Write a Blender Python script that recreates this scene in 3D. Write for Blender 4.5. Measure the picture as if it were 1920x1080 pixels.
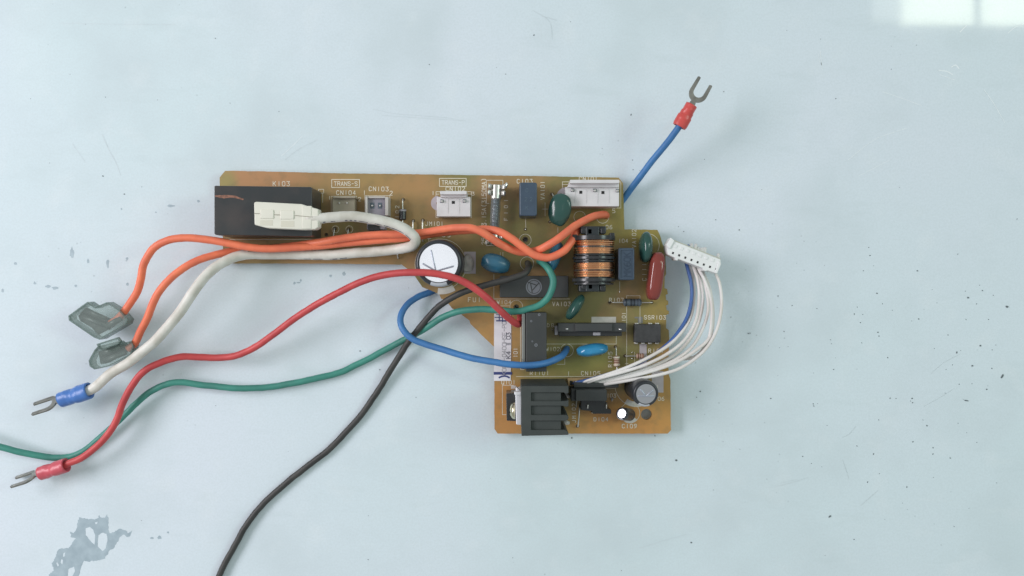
import bpy, bmesh, math, random
from mathutils import Vector, Matrix, noise
from mathutils.geometry import tessellate_polygon
random.seed(7)
R = math.radians
C = bpy.context.scene.collection
for o in list(bpy.data.objects): bpy.data.objects.remove(o)

# ---------------------------------------------------------------- scale, camera, light
S = 0.0002            # metres per build unit (the board is about 150 mm long)
H = 1663.0            # camera height above the table in build units (0.33 m)
ZB = 22.0             # top face of the circuit board

cam_d = bpy.data.cameras.new('camera'); cam = bpy.data.objects.new('camera', cam_d); C.objects.link(cam)
cam.location = (0, 0, H*S); cam.rotation_euler = (0, 0, 0)
cam_d.sensor_width = 36; cam_d.lens = 36/2*H/960; cam_d.clip_start = 0.01; cam_d.clip_end = 50
bpy.context.scene.camera = cam

W = bpy.data.worlds.new('World'); bpy.context.scene.world = W; W.use_nodes = True
bg = W.node_tree.nodes['Background']; bg.inputs[0].default_value = (0.93, 0.98, 1.0, 1); bg.inputs[1].default_value = 0.42

def area(name, az, el_from_up, dist, sx, sy, radiance, col, target=(0, 0, 0)):
    """area lamp: azimuth (0 = +x, 90 = +y), angle from straight up, distance in m"""
    d = bpy.data.lights.new(name, 'AREA'); d.shape = 'RECTANGLE'; d.size = sx; d.size_y = sy
    d.energy = radiance*math.pi*sx*sy; d.color = col
    o = bpy.data.objects.new(name, d); C.objects.link(o)
    v = Vector((math.cos(R(az))*math.sin(R(el_from_up)), math.sin(R(az))*math.sin(R(el_from_up)), math.cos(R(el_from_up))))
    o.location = Vector(target)+v*dist
    o.rotation_euler = (-v).to_track_quat('-Z', 'Y').to_euler()
    return o
area('window_light', 171, 55, 1.02, 0.55, 0.36, 11.6, (1.0, 0.945, 1.0))
area('room_lamp', 12, 50, 1.4, 0.36, 0.40, 8.8, (0.76, 1.0, 0.90))
# added overhead lamp, placed and sized to whiten the large can's top
area('added_can_top_lamp', 161, 5.7, 2.4, 0.26, 0.24, 1.0, (1, 1, 1))

def mirrored(name, px0, px1, py0, py1, h, radiance, col):
    """horizontal ceiling panel at height h (m) seen mirrored in the table between these points"""
    k = (H*S+h)/(H*S)
    x0, x1 = (px0-960)*S*k, (px1-960)*S*k; y0, y1 = (540-py1)*S*k, (540-py0)*S*k
    d = bpy.data.lights.new(name, 'AREA'); d.shape = 'RECTANGLE'; d.size = x1-x0; d.size_y = y1-y0
    d.energy = radiance*math.pi*d.size*d.size_y; d.color = col
    o = bpy.data.objects.new(name, d); C.objects.link(o)
    o.location = ((x0+x1)/2, (y0+y1)/2, h)
mirrored('window_pane_light', 1692, 1826, -120, 47, 1.6, 9.0, (0.94, 1.0, 0.78))
mirrored('window_pane_light', 1839, 2050, -120, 47, 1.6, 9.0, (0.94, 1.0, 0.78))
mirrored('window_side_light', 1636, 1690, -120, 42, 1.6, 2.4, (0.95, 1.0, 0.90))
mirrored('wall_strip_light', 20, 92, -300, 190, 1.2, 0.35, (1.0, 1.0, 0.85))

sc = bpy.context.scene
sc.view_settings.view_transform = 'Standard'; sc.view_settings.look = 'None'
sc.view_settings.exposure = 0.0; sc.view_settings.gamma = 1
sc.view_settings.use_curve_mapping = False

# ---------------------------------------------------------------- helpers
def P(px, py, z=0.0):
    k = (H-z)/H
    return Vector(((px-960)*k, (540-py)*k, z))
def B(px, py, dz=0.0): return P(px, py, ZB+dz)

WL = {}
def put(name, bm, mat, parent=None, label=None, kind=None, smooth=False, bevel=0, seg=2):
    """one mesh object with its origin in its own middle"""
    bm.normal_update()
    vs = [v.co for v in bm.verts]
    lo = Vector((min(v.x for v in vs), min(v.y for v in vs), min(v.z for v in vs)))
    hi = Vector((max(v.x for v in vs), max(v.y for v in vs), max(v.z for v in vs)))
    c = Vector(((lo.x+hi.x)/2, (lo.y+hi.y)/2, lo.z))
    for v in bm.verts: v.co = (v.co-c)*S
    me = bpy.data.meshes.new(name); bm.to_mesh(me); bm.free()
    me.materials.append(mat)
    o = bpy.data.objects.new(name, me); C.objects.link(o)
    w = c*S
    if parent is not None:
        o.parent = parent; o.location = w-WL[parent.name]
    else: o.location = w
    WL[o.name] = w
    if label: o['label'] = label
    if kind: o['kind'] = kind
    if smooth:
        for p in me.polygons: p.use_smooth = True
    if bevel:
        m = o.modifiers.new('bevel', 'BEVEL'); m.width = bevel*S; m.segments = seg; m.limit_method = 'ANGLE'; m.angle_limit = R(35)
        for p in me.polygons: p.use_smooth = True
        m2 = o.modifiers.new('wn', 'WEIGHTED_NORMAL'); m2.keep_sharp = True
    return o
def root(name, px, py, label, cat, group=None, z=0):
    o = bpy.data.objects.new(name, None); C.objects.link(o); o.empty_display_size = 0.005
    w = P(px, py, z)*S; o.location = w; WL[o.name] = w
    o['label'] = label; o['category'] = cat
    if group: o['group'] = group
    return o

def prism(bm, pts, zt, zb, zref=None):
    """pts in photo units measured at height zref (top), extruded straight down"""
    zr = zt if zref is None else zref
    q = [P(x, y, zr) for x, y in pts]
    a = sum(q[i].x*q[(i+1) % len(q)].y-q[(i+1) % len(q)].x*q[i].y for i in range(len(q)))
    if a < 0: q.reverse()
    t = [bm.verts.new((p.x, p.y, zt)) for p in q]; b = [bm.verts.new((p.x, p.y, zb)) for p in q]
    n = len(q)
    bm.faces.new(t); bm.faces.new(b[::-1])
    for i in range(n): bm.faces.new((b[i], b[(i+1) % n], t[(i+1) % n], t[i]))
def rect(x0, y0, x1, y1): return [(x0, y0), (x1, y0), (x1, y1), (x0, y1)]
def block(name, pts, zt, zb, mat, parent, bevel=1.0, label=None, zref=None, seg=2, **k):
    bm = bmesh.new()
    if pts and isinstance(pts[0], (int, float)): pts = rect(*pts)
    if pts and isinstance(pts[0][0], (tuple, list)):
        for q in pts: prism(bm, q, zt, zb, zref)
    else: prism(bm, pts, zt, zb, zref)
    return put(name, bm, mat, parent, label, bevel=bevel, seg=seg, **k)
def rrect(cx, cy, hx, hy, ang=0, r=0):
    """rotated (rounded) rectangle outline in photo units, angle clockwise on the photo in degrees"""
    pts = []
    if r <= 0: loc = [(-hx, -hy), (hx, -hy), (hx, hy), (-hx, hy)]
    else:
        loc = []
        for sx, sy, a0 in ((1, 1, 0), (-1, 1, 90), (-1, -1, 180), (1, -1, 270)):
            for k in range(5):
                a = R(a0+k*22.5); loc.append((sx*(hx-r)+r*math.cos(a), sy*(hy-r)+r*math.sin(a)))
    ca, sa = math.cos(R(ang)), math.sin(R(ang))
    return [(cx+x*ca-y*sa, cy+x*sa+y*ca) for x, y in loc]

def catmull(pts, step=4.0):
    P0 = [pts[0]*2-pts[1]]+list(pts)+[pts[-1]*2-pts[-2]]
    out = []
    for i in range(1, len(P0)-2):
        a, b, c, d = P0[i-1], P0[i], P0[i+1], P0[i+2]
        n = max(2, int((c-b).length/step))
        t0 = 0; t1 = t0+max((b-a).length, 1e-6)**.5; t2 = t1+max((c-b).length, 1e-6)**.5; t3 = t2+max((d-c).length, 1e-6)**.5
        for k in range(n):
            t = t1+(t2-t1)*k/n
            A1 = a*((t1-t)/(t1-t0))+b*((t-t0)/(t1-t0)); A2 = b*((t2-t)/(t2-t1))+c*((t-t1)/(t2-t1)); A3 = c*((t3-t)/(t3-t2))+d*((t-t2)/(t3-t2))
            B1 = A1*((t2-t)/(t2-t0))+A2*((t-t0)/(t2-t0)); B2 = A2*((t3-t)/(t3-t1))+A3*((t-t1)/(t3-t1))
            out.append(B1*((t2-t)/(t2-t1))+B2*((t-t1)/(t2-t1)))
    out.append(pts[-1]); return out
def tube(bm, path, r, seg=14, rf=None, ell=None):
    """path = list of Vectors; returns the frames"""
    n = len(path); rings = []; frames = []
    for i, p in enumerate(path):
        t = (path[min(i+1, n-1)]-path[max(i-1, 0)]).normalized()
        up = Vector((0, 0, 1))
        s = t.cross(up)
        if s.length < 0.25: s = frames[-1][1] if frames else Vector((1, 0, 0))
        s = (s-t*s.dot(t)).normalized()
        if frames and s.dot(frames[-1][1]) < -0.2: s = -s
        u = s.cross(t).normalized()
        frames.append((p, s, u, t))
        rr = r*(rf(i/(n-1)) if rf else 1)
        ea, eb = ell if ell else (1, 1)
        rings.append([bm.verts.new(p+s*(rr*ea*math.cos(2*math.pi*k/seg))+u*(rr*eb*math.sin(2*math.pi*k/seg))) for k in range(seg)])
    for i in range(n-1):
        for k in range(seg):
            bm.faces.new((rings[i][k], rings[i][(k+1) % seg], rings[i+1][(k+1) % seg], rings[i+1][k]))
    bm.faces.new(rings[0][::-1]); bm.faces.new(rings[-1])
    return frames
def wirepath(pts, step=4.0): return catmull([P(*p) for p in pts], step)
def lathe(bm, c, prof, seg=40, M=None):
    """prof = [(r, z)...] round the local z axis at c"""
    M = M or Matrix.Identity(3); rings = []
    for r, z in prof:
        if r < 1e-5: rings.append([bm.verts.new(c+M@Vector((0, 0, z)))])
        else: rings.append([bm.verts.new(c+M@Vector((r*math.cos(2*math.pi*k/seg), r*math.sin(2*math.pi*k/seg), z))) for k in range(seg)])
    for a, b in zip(rings, rings[1:]):
        for k in range(seg):
            k2 = (k+1) % seg
            if len(a) == 1 and len(b) == 1: continue
            if len(a) == 1: bm.faces.new((a[0], b[k], b[k2]))
            elif len(b) == 1: bm.faces.new((a[k], a[k2], b[0]))
            else: bm.faces.new((a[k], a[k2], b[k2], b[k]))
    bmesh.ops.recalc_face_normals(bm, faces=bm.faces)
def blob(bm, c, rad, ang=0, tilt=(0, 0), pw=2.0, amp=0.04, seg=40, rings=22, fr=0.05):
    """lumpy dipped body: ellipsoid-like, ang clockwise on the photo"""
    M = Matrix.Rotation(R(-ang), 3, 'Z')@Matrix.Rotation(R(tilt[0]), 3, 'X')@Matrix.Rotation(R(tilt[1]), 3, 'Y')
    vs = []
    for i in range(rings+1):
        ph = math.pi*i/rings-math.pi/2; row = []
        for k in range(seg):
            th = 2*math.pi*k/seg
            d = Vector((math.cos(ph)*math.cos(th), math.cos(ph)*math.sin(th), math.sin(ph)))
            l = (abs(d.x)**pw+abs(d.y)**pw+abs(d.z)**pw)**(-1/pw)
            p = Vector((d.x*l*rad[0], d.y*l*rad[1], d.z*l*rad[2]))
            nz = 1+amp*noise.noise(d*1.7+c*fr)
            row.append(c+M@(p*nz))
            if i in (0, rings): break
        vs.append([bm.verts.new(q) for q in row])
    for a, b in zip(vs, vs[1:]):
        for k in range(seg):
            k2 = (k+1) % seg
            if len(a) == 1: bm.faces.new((a[0], b[k2], b[k]))
            elif len(b) == 1: bm.faces.new((a[k], a[k2], b[0]))
            else: bm.faces.new((a[k], a[k2], b[k2], b[k]))
    bmesh.ops.recalc_face_normals(bm, faces=bm.faces)
def leads(parent, pts, r=1.1, top=25, mat=None, name='lead'):
    for x, y in pts:
        bm = bmesh.new(); p = B(x, y); tube(bm, [Vector((p.x, p.y, ZB-3)), Vector((p.x, p.y, ZB+top))], r, 8)
        put(name, bm, mat or M_tin, parent, smooth=True)

# ---------------------------------------------------------------- materials
def mat(name, col, rough=0.45, metal=0.0, var=0.0, vscale=200, col2=None, bump=0.0, bscale=900, spec=0.5, coat=0.0, trans=0.0, rvar=0.0, stretch=None):
    m = bpy.data.materials.new(name); m.use_nodes = True; nt = m.node_tree; b = nt.nodes['Principled BSDF']
    b.inputs['Base Color'].default_value = (*col, 1); b.inputs['Roughness'].default_value = rough
    b.inputs['Metallic'].default_value = metal; b.inputs['Specular IOR Level'].default_value = spec
    if coat: b.inputs['Coat Weight'].default_value = coat; b.inputs['Coat Roughness'].default_value = 0.08
    if trans: b.inputs['Transmission Weight'].default_value = trans
    tc = nt.nodes.new('ShaderNodeTexCoord'); src = tc.outputs['Object']
    if stretch:
        mp = nt.nodes.new('ShaderNodeMapping'); mp.inputs['Scale'].default_value = stretch; nt.links.new(src, mp.inputs[0]); src = mp.outputs[0]
    if var or col2:
        n = nt.nodes.new('ShaderNodeTexNoise'); n.inputs['Scale'].default_value = vscale; n.inputs['Detail'].default_value = 5
        nt.links.new(src, n.inputs['Vector'])
        mx = nt.nodes.new('ShaderNodeMix'); mx.data_type = 'RGBA'
        c2 = col2 or tuple(max(0, c*(1-var)) for c in col)
        mx.inputs[6].default_value = (*col, 1); mx.inputs[7].default_value = (*c2, 1)
        rp = nt.nodes.new('ShaderNodeMapRange'); rp.inputs[1].default_value = 0.38; rp.inputs[2].default_value = 0.66
        nt.links.new(n.outputs['Fac'], rp.inputs[0]); nt.links.new(rp.outputs[0], mx.inputs[0]); nt.links.new(mx.outputs[2], b.inputs['Base Color'])
        if rvar:
            r2 = nt.nodes.new('ShaderNodeMapRange'); r2.inputs[3].default_value = rough; r2.inputs[4].default_value = rough+rvar
            nt.links.new(n.outputs['Fac'], r2.inputs[0]); nt.links.new(r2.outputs[0], b.inputs['Roughness'])
    if bump:
        n2 = nt.nodes.new('ShaderNodeTexNoise'); n2.inputs['Scale'].default_value = bscale; n2.inputs['Detail'].default_value = 4
        nt.links.new(src, n2.inputs['Vector'])
        bp = nt.nodes.new('ShaderNodeBump'); bp.inputs['Strength'].default_value = bump; bp.inputs['Distance'].default_value = 0.0002
        nt.links.new(n2.outputs['Fac'], bp.inputs['Height']); nt.links.new(bp.outputs[0], b.inputs['Normal'])
    return m
def wiremat(name, col, dirt, rough=0.38):
    return mat(name, col, rough, var=1, col2=dirt, vscale=150, bump=0.25, bscale=650, rvar=0.25)
M_orange = wiremat('orange_insulation', (0.88, 0.215, 0.105), (0.74, 0.17, 0.09))
M_red = wiremat('red_insulation', (0.60, 0.075, 0.075), (0.47, 0.055, 0.06))
M_green = wiremat('green_insulation', (0.055, 0.275, 0.215), (0.045, 0.21, 0.17))
M_bluew = wiremat('blue_insulation', (0.055, 0.205, 0.47), (0.045, 0.16, 0.38))
M_blackw = wiremat('black_insulation', (0.036, 0.037, 0.035), (0.055, 0.055, 0.051), 0.42)
M_whitew = wiremat('white_insulation', (0.72, 0.71, 0.65), (0.55, 0.53, 0.46))
M_thinw = mat('thin_white_insulation', (0.80, 0.79, 0.77), 0.4, var=1, col2=(0.68, 0.64, 0.60), vscale=90)
M_thinb = mat('thin_blue_insulation', (0.055, 0.13, 0.36), 0.4)
M_black = mat('black_plastic', (0.041, 0.046, 0.047), 0.42, var=1, col2=(0.05, 0.053, 0.052), vscale=160, bump=0.1, bscale=1500, rvar=0.15)
M_blackg = mat('gloss_black_plastic', (0.030, 0.033, 0.035), 0.25, bump=0.05, bscale=700)
M_heat = mat('black_anodised_aluminium', (0.038, 0.047, 0.045), 0.5, metal=0.0, var=1, col2=(0.05, 0.058, 0.055), vscale=140, bump=0.15, bscale=1200, rvar=0.1)
M_ferr = mat('black_ferrite', (0.03, 0.038, 0.042), 0.3, var=0.3, vscale=300, bump=0.3, bscale=1500)
M_white = mat('white_nylon', (0.72, 0.71, 0.72), 0.42, var=1, col2=(0.64, 0.63, 0.64), vscale=180, bump=0.05)
M_whiteb = mat('bright_white_nylon', (0.82, 0.84, 0.83), 0.38, var=0.06, vscale=180)
M_cream = mat('cream_nylon', (0.76, 0.75, 0.65), 0.42, var=0.07, vscale=130, bump=0.08)
M_beige = mat('translucent_beige_nylon', (0.36, 0.32, 0.24), 0.45, var=0.15, vscale=200)
M_greyc = mat('grey_nylon', (0.40, 0.39, 0.42), 0.45, var=0.2, vscale=200)
M_tan = mat('tan_nylon', (0.36, 0.24, 0.11), 0.5)
M_tin = mat('tinned_steel', (0.66, 0.65, 0.61), 0.30, metal=0.75, bump=0.2, bscale=600)
M_dull = mat('dull_plated_brass', (0.33, 0.33, 0.30), 0.42, metal=0.85, var=0.3, vscale=350, bump=0.3, bscale=900)
M_solder = mat('solder', (0.9, 0.9, 0.88), 0.18, metal=1)
M_alu = mat('brushed_aluminium', (0.88, 0.89, 0.92), 0.45, metal=0.55, bump=0.15, bscale=900)
M_foil = mat('can_aluminium', (0.86, 0.88, 0.93), 0.16, metal=1, bump=0.02, bscale=200)
M_groove = mat('scored_vent_groove', (0.42, 0.45, 0.52), 0.45, metal=0.6)
M_sleeve = mat('black_can_sleeve', (0.028, 0.032, 0.038), 0.32)
M_minus = mat('grey_polarity_stripe', (0.48, 0.51, 0.55), 0.4)
M_disc_g = mat('green_dip_coating', (0.024, 0.080, 0.068), 0.14, var=1, col2=(0.036, 0.092, 0.078), vscale=110, rvar=0.06, bump=0.12, bscale=160)
M_disc_b = mat('blue_dip_coating', (0.035, 0.25, 0.46), 0.16, bump=0.12, bscale=200, var=0.15, vscale=180)
M_disc_d = mat('dull_blue_dip_coating', (0.03, 0.155, 0.26), 0.22, var=1, col2=(0.06, 0.15, 0.20), vscale=120, rvar=0.1, bump=0.12, bscale=200)
M_film = mat('red_brown_dip_coating', (0.24, 0.05, 0.04), 0.10, bump=0.06, bscale=120, var=0.15, vscale=120)
M_box = mat('dark_blue_cap_case', (0.055, 0.085, 0.125), 0.38, var=0.15, vscale=200, bump=0.06)
M_boxin = mat('blue_potting_print', (0.03, 0.05, 0.08), 0.4)
M_resb = mat('grey_blue_resistor', (0.10, 0.13, 0.16), 0.35)
M_resbd = mat('dark_band', (0.035, 0.045, 0.055), 0.35)
M_rest = mat('tan_resistor', (0.50, 0.36, 0.27), 0.4)
M_resr = mat('brown_band', (0.22, 0.08, 0.05), 0.4)
M_cu = mat('enamelled_copper', (0.95, 0.52, 0.28), 0.24, metal=1.0, var=1, col2=(0.78, 0.40, 0.20), vscale=250)
M_silk = mat('silkscreen_ink', (0.80, 0.75, 0.62), 0.55, var=0.08, vscale=600)
M_silkw = mat('white_ink_patch', (0.55, 0.52, 0.50), 0.5, var=0.12, vscale=500)
M_paper = mat('white_paper_label', (0.84, 0.83, 0.86), 0.6, var=0.04, vscale=150)
M_ink = mat('printer_ink', (0.12, 0.12, 0.15), 0.6)
M_inkf = mat('faint_printer_ink', (0.36, 0.36, 0.38), 0.6)
M_marker = mat('blue_marker_ink', (0.05, 0.07, 0.22), 0.5)
M_sl_red = mat('red_vinyl_sleeve', (0.62, 0.085, 0.075), 0.35, var=0.12, vscale=250, bump=0.15)
M_sl_pink = mat('crimson_vinyl_sleeve', (0.60, 0.10, 0.13), 0.35, var=0.12, vscale=250, bump=0.15)
M_sl_blue = mat('blue_vinyl_sleeve', (0.07, 0.19, 0.52), 0.35, var=0.12, vscale=250, bump=0.15)
M_hole_shade = mat('painted_hole_shade', (0.012, 0.012, 0.012), 0.7)  # near-black colour stands in for the shade inside holes and slots
M_glue = mat('clear_glue', (0.42, 0.41, 0.38), 0.2, bump=0.2, bscale=300)
M_flux = mat('brown_flux', (0.10, 0.07, 0.035), 0.4)
M_logo = mat('grey_logo_print', (0.20, 0.215, 0.24), 0.5)
M_wire_refl = mat('painted_wire_reflection', (0.30, 0.14, 0.09), 0.5, var=0.5, vscale=800)  # reddish tint standing in for a reflection in the glossy relay top
M_speck = mat('dark_debris', (0.12, 0.145, 0.155), 0.7)
M_speckl = mat('grey_debris', (0.30, 0.36, 0.39), 0.7)
M_stain = mat('grey_peel_stain', (0.33, 0.42, 0.47), 0.45, var=1, col2=(0.41, 0.51, 0.56), vscale=260)

def see_through(name, tint, fac, col, rough):
    m = bpy.data.materials.new(name); m.use_nodes = True; nt = m.node_tree; b = nt.nodes['Principled BSDF']
    b.inputs['Base Color'].default_value = (*col, 1); b.inputs['Roughness'].default_value = rough
    t = nt.nodes.new('ShaderNodeBsdfTransparent'); t.inputs[0].default_value = (*tint, 1)
    mx = nt.nodes.new('ShaderNodeMixShader'); mx.inputs[0].default_value = fac
    nt.links.new(t.outputs[0], mx.inputs[1]); nt.links.new(b.outputs[0], mx.inputs[2])
    nt.links.new(mx.outputs[0], nt.nodes['Material Output'].inputs[0]); return m
M_cover = see_through('cloudy_clear_vinyl', (0.93, 0.96, 0.95), 0.17, (0.50, 0.57, 0.55), 0.12)
M_glass = see_through('dusty_glass', (0.80, 0.84, 0.84), 0.30, (0.35, 0.38, 0.40), 0.10)

def nodes_table():
    m = bpy.data.materials.new('painted_white_sheet'); m.use_nodes = True; nt = m.node_tree; b = nt.nodes['Principled BSDF']
    tc = nt.nodes.new('ShaderNodeTexCoord')
    def nz(scale, det, st=None, rot=0):
        src = tc.outputs['Object']
        if st:
            mp = nt.nodes.new('ShaderNodeMapping'); mp.inputs['Scale'].default_value = st; mp.inputs['Rotation'].default_value = (0, 0, R(rot)); nt.links.new(src, mp.inputs[0]); src = mp.outputs[0]
        n = nt.nodes.new('ShaderNodeTexNoise'); n.inputs['Scale'].default_value = scale; n.inputs['Detail'].default_value = det
        nt.links.new(src, n.inputs['Vector']); return n.outputs['Fac']
    def rng(s, a, b_, c=0, d=1):
        r = nt.nodes.new('ShaderNodeMapRange'); r.inputs[1].default_value = a; r.inputs[2].default_value = b_; r.inputs[3].default_value = c; r.inputs[4].default_value = d
        nt.links.new(s, r.inputs[0]); return r.outputs[0]
    def mixc(f, a, c2):
        mx = nt.nodes.new('ShaderNodeMix'); mx.data_type = 'RGBA'; nt.links.new(f, mx.inputs[0])
        if isinstance(a, tuple): mx.inputs[6].default_value = (*a, 1)
        else: nt.links.new(a, mx.inputs[6])
        mx.inputs[7].default_value = (*c2, 1); return mx.outputs[2]
    c = mixc(rng(nz(6, 3), 0.3, 0.7), (0.715, 0.78, 0.85), (0.645, 0.77, 0.80))
    c = mixc(rng(nz(28, 6), 0.46, 0.74, 0, 0.6), c, (0.57, 0.66, 0.69))
    c = mixc(rng(nz(75, 7), 0.56, 0.72, 0, 0.30), c, (0.76, 0.83, 0.86))
    # faint rubbed streaks and smudges
    c = mixc(rng(nz(40, 8, (1, 4, 1), 55), 0.60, 0.74, 0, 0.16), c, (0.50, 0.60, 0.61))
    c = mixc(rng(nz(55, 8, (1, 5, 1), -35), 0.63, 0.74, 0, 0.15), c, (0.74, 0.82, 0.84))
    c = mixc(rng(nz(1400, 2), 0.35, 0.75, 0, 0.30), c, (0.56, 0.64, 0.66))
    # fine grime dots
    v = nt.nodes.new('ShaderNodeTexVoronoi'); v.inputs['Scale'].default_value = 210; nt.links.new(tc.outputs['Object'], v.inputs['Vector'])
    dots = rng(v.outputs['Distance'], 0.05, 0.09, 1, 0)
    gate = rng(nz(16, 3), 0.56, 0.66)
    mu = nt.nodes.new('ShaderNodeMath'); mu.operation = 'MULTIPLY'; nt.links.new(dots, mu.inputs[0]); nt.links.new(gate, mu.inputs[1])
    m3 = nt.nodes.new('ShaderNodeMath'); m3.operation = 'MULTIPLY'; nt.links.new(mu.outputs[0], m3.inputs[0]); m3.inputs[1].default_value = 0.4
    c = mixc(m3.outputs[0], c, (0.28, 0.34, 0.36))
    nt.links.new(c, b.inputs['Base Color'])
    nt.links.new(rng(nz(30, 6), 0.3, 0.75, 0.04, 0.075), b.inputs['Roughness'])
    bp = nt.nodes.new('ShaderNodeBump'); bp.inputs['Strength'].default_value = 0.03; bp.inputs['Distance'].default_value = 0.0003
    nt.links.new(nz(45, 3), bp.inputs['Height']); nt.links.new(bp.outputs[0], b.inputs['Normal'])
    return m
M_table = nodes_table()

def nodes_board():
    m = bpy.data.materials.new('phenolic_board'); m.use_nodes = True; nt = m.node_tree; b = nt.nodes['Principled BSDF']
    g = nt.nodes.new('ShaderNodeNewGeometry')
    sc_ = nt.nodes.new('ShaderNodeVectorMath'); sc_.operation = 'SCALE'; sc_.inputs[3].default_value = 1/S
    nt.links.new(g.outputs['Position'], sc_.inputs[0]); src = sc_.outputs[0]
    def link(a, i):
        if isinstance(a, (int, float)): i.default_value = a
        else: nt.links.new(a, i)
    def math_(op, a, b2=0.0, c2=0.0):
        n = nt.nodes.new('ShaderNodeMath'); n.operation = op; link(a, n.inputs[0]); link(b2, n.inputs[1]); link(c2, n.inputs[2]); return n.outputs[0]
    def rng(s, a, b_, c=0, d=1):
        r = nt.nodes.new('ShaderNodeMapRange'); r.interpolation_type = 'SMOOTHSTEP'; r.inputs[1].default_value = a; r.inputs[2].default_value = b_; r.inputs[3].default_value = c; r.inputs[4].default_value = d
        nt.links.new(s, r.inputs[0]); return r.outputs[0]
    def nz(scale, det):
        n = nt.nodes.new('ShaderNodeTexNoise'); n.inputs['Scale'].default_value = scale; n.inputs['Detail'].default_value = det; nt.links.new(src, n.inputs['Vector']); return n.outputs['Fac']
    def mixc(f, a, c2):
        mx = nt.nodes.new('ShaderNodeMix'); mx.data_type = 'RGBA'; link(f, mx.inputs[0])
        if isinstance(a, tuple): mx.inputs[6].default_value = (*a, 1)
        else: nt.links.new(a, mx.inputs[6])
        mx.inputs[7].default_value = (*c2, 1); return mx.outputs[2]
    def spot(px, py, rx, ry, soft=0.6):
        q = P(px, py, ZB)
        v = nt.nodes.new('ShaderNodeVectorMath'); v.operation = 'SUBTRACT'; nt.links.new(src, v.inputs[0]); v.inputs[1].default_value = (q.x, q.y, ZB)
        v2 = nt.nodes.new('ShaderNodeVectorMath'); v2.operation = 'MULTIPLY'; nt.links.new(v.outputs[0], v2.inputs[0]); v2.inputs[1].default_value = (1/rx, 1/ry, 0)
        v3 = nt.nodes.new('ShaderNodeVectorMath'); v3.operation = 'LENGTH'; nt.links.new(v2.outputs[0], v3.inputs[0])
        return rng(v3.outputs['Value'], 1-soft, 1+soft, 1, 0)
    # resin colour shows orange where the copper below is bare, olive over coated copper
    c = mixc(rng(nz(0.011, 4), 0.38, 0.62), (0.355, 0.225, 0.098), (0.225, 0.197, 0.070))
    ob = (0.54, 0.27, 0.085); ol = (0.31, 0.28, 0.10)
    for px, py, rx, ry, col, f in ((500, 332, 120, 26, (0.496, 0.253, 0.119), .8), (425, 345, 18, 26, ol, .8), (735, 380, 70, 60, (0.391, 0.221, 0.093), .6), (680, 345, 60, 22, (0.405, 0.270, 0.099), .5), (650, 487, 120, 20, (0.451, 0.261, 0.112), .8),
                                (780, 345, 60, 22, (0.421, 0.245, 0.099), .6), (930, 620, 60, 90, (0.496, 0.277, 0.093), .8), (940, 780, 60, 90, ob, 1), (1180, 800, 110, 52, (0.602, 0.293, 0.086), 1), (1000, 700, 60, 20, ol, .4),
                                (1245, 740, 30, 70, (0.496, 0.270, 0.073), .7), (1140, 400, 90, 60, (0.316, 0.261, 0.063), .7), (1090, 680, 80, 30, (0.271, 0.261, 0.066), .7), (1240, 560, 35, 60, (0.391, 0.270, 0.066), .6),
                                (1210, 450, 40, 25, (0.330, 0.270, 0.052), .7), (860, 580, 50, 40, (0.436, 0.253, 0.099), .7), (775, 490, 20, 25, (0.405, 0.237, 0.106), .8)):
        c = mixc(math_('MULTIPLY', spot(px, py, rx, ry), f), c, col)
    c = mixc(rng(nz(0.05, 5), 0.45, 0.75, 0, 0.30), c, (0.17, 0.15, 0.075))
    c = mixc(rng(nz(0.4, 2), 0.5, 0.8, 0, 0.15), c, (0.30, 0.25, 0.16))
    nt.links.new(c, b.inputs['Base Color']); b.inputs['Roughness'].default_value = 0.42; b.inputs['Specular IOR Level'].default_value = 0.45
    bp = nt.nodes.new('ShaderNodeBump'); bp.inputs['Strength'].default_value = 0.25; bp.inputs['Distance'].default_value = 0.0001
    nt.links.new(nz(0.5, 4), bp.inputs['Height']); nt.links.new(bp.outputs[0], b.inputs['Normal'])
    return m
M_board = nodes_board()

# ---------------------------------------------------------------- table
bm = bmesh.new()
T = [(-6000, -5000), (6000, -5000), (6000, 5000), (-6000, 5000)]
tv = [bm.verts.new((x, y, 0)) for x, y in T]; bv = [bm.verts.new((x, y, -60)) for x, y in T]
bm.faces.new(tv); bm.faces.new(bv[::-1])
for i in range(4): bm.faces.new((bv[i], bv[(i+1) % 4], tv[(i+1) % 4], tv[i]))
table = put('tabletop', bm, M_table, kind='structure', label='glossy pale blue white painted sheet under the circuit board')

def flat(bm, loops, z, thick=0.25, zref=None):
    """thin raised flake from outline loops (first outer, rest holes), photo units"""
    V = [[P(x, y, z if zref is None else zref) for x, y in l] for l in loops]
    allp = [p for l in V for p in l]
    tris = tessellate_polygon([[Vector((p.x, p.y, 0)) for p in l] for l in V])
    top = [bm.verts.new((p.x, p.y, z+thick)) for p in allp]; bot = [bm.verts.new((p.x, p.y, z)) for p in allp]
    for t in tris:
        a = (allp[t[1]]-allp[t[0]]).cross(allp[t[2]]-allp[t[0]]).z
        t = t if a > 0 else t[::-1]
        try: bm.faces.new([top[i] for i in t]); bm.faces.new([bot[i] for i in t[::-1]])
        except ValueError: pass
    o = 0
    for l in V:
        n = len(l)
        for i in range(n):
            bm.faces.new((bot[o+i], bot[o+(i+1) % n], top[o+(i+1) % n], top[o+i]))
        o += n
    bmesh.ops.recalc_face_normals(bm, faces=bm.faces)
RC = [0]
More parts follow.
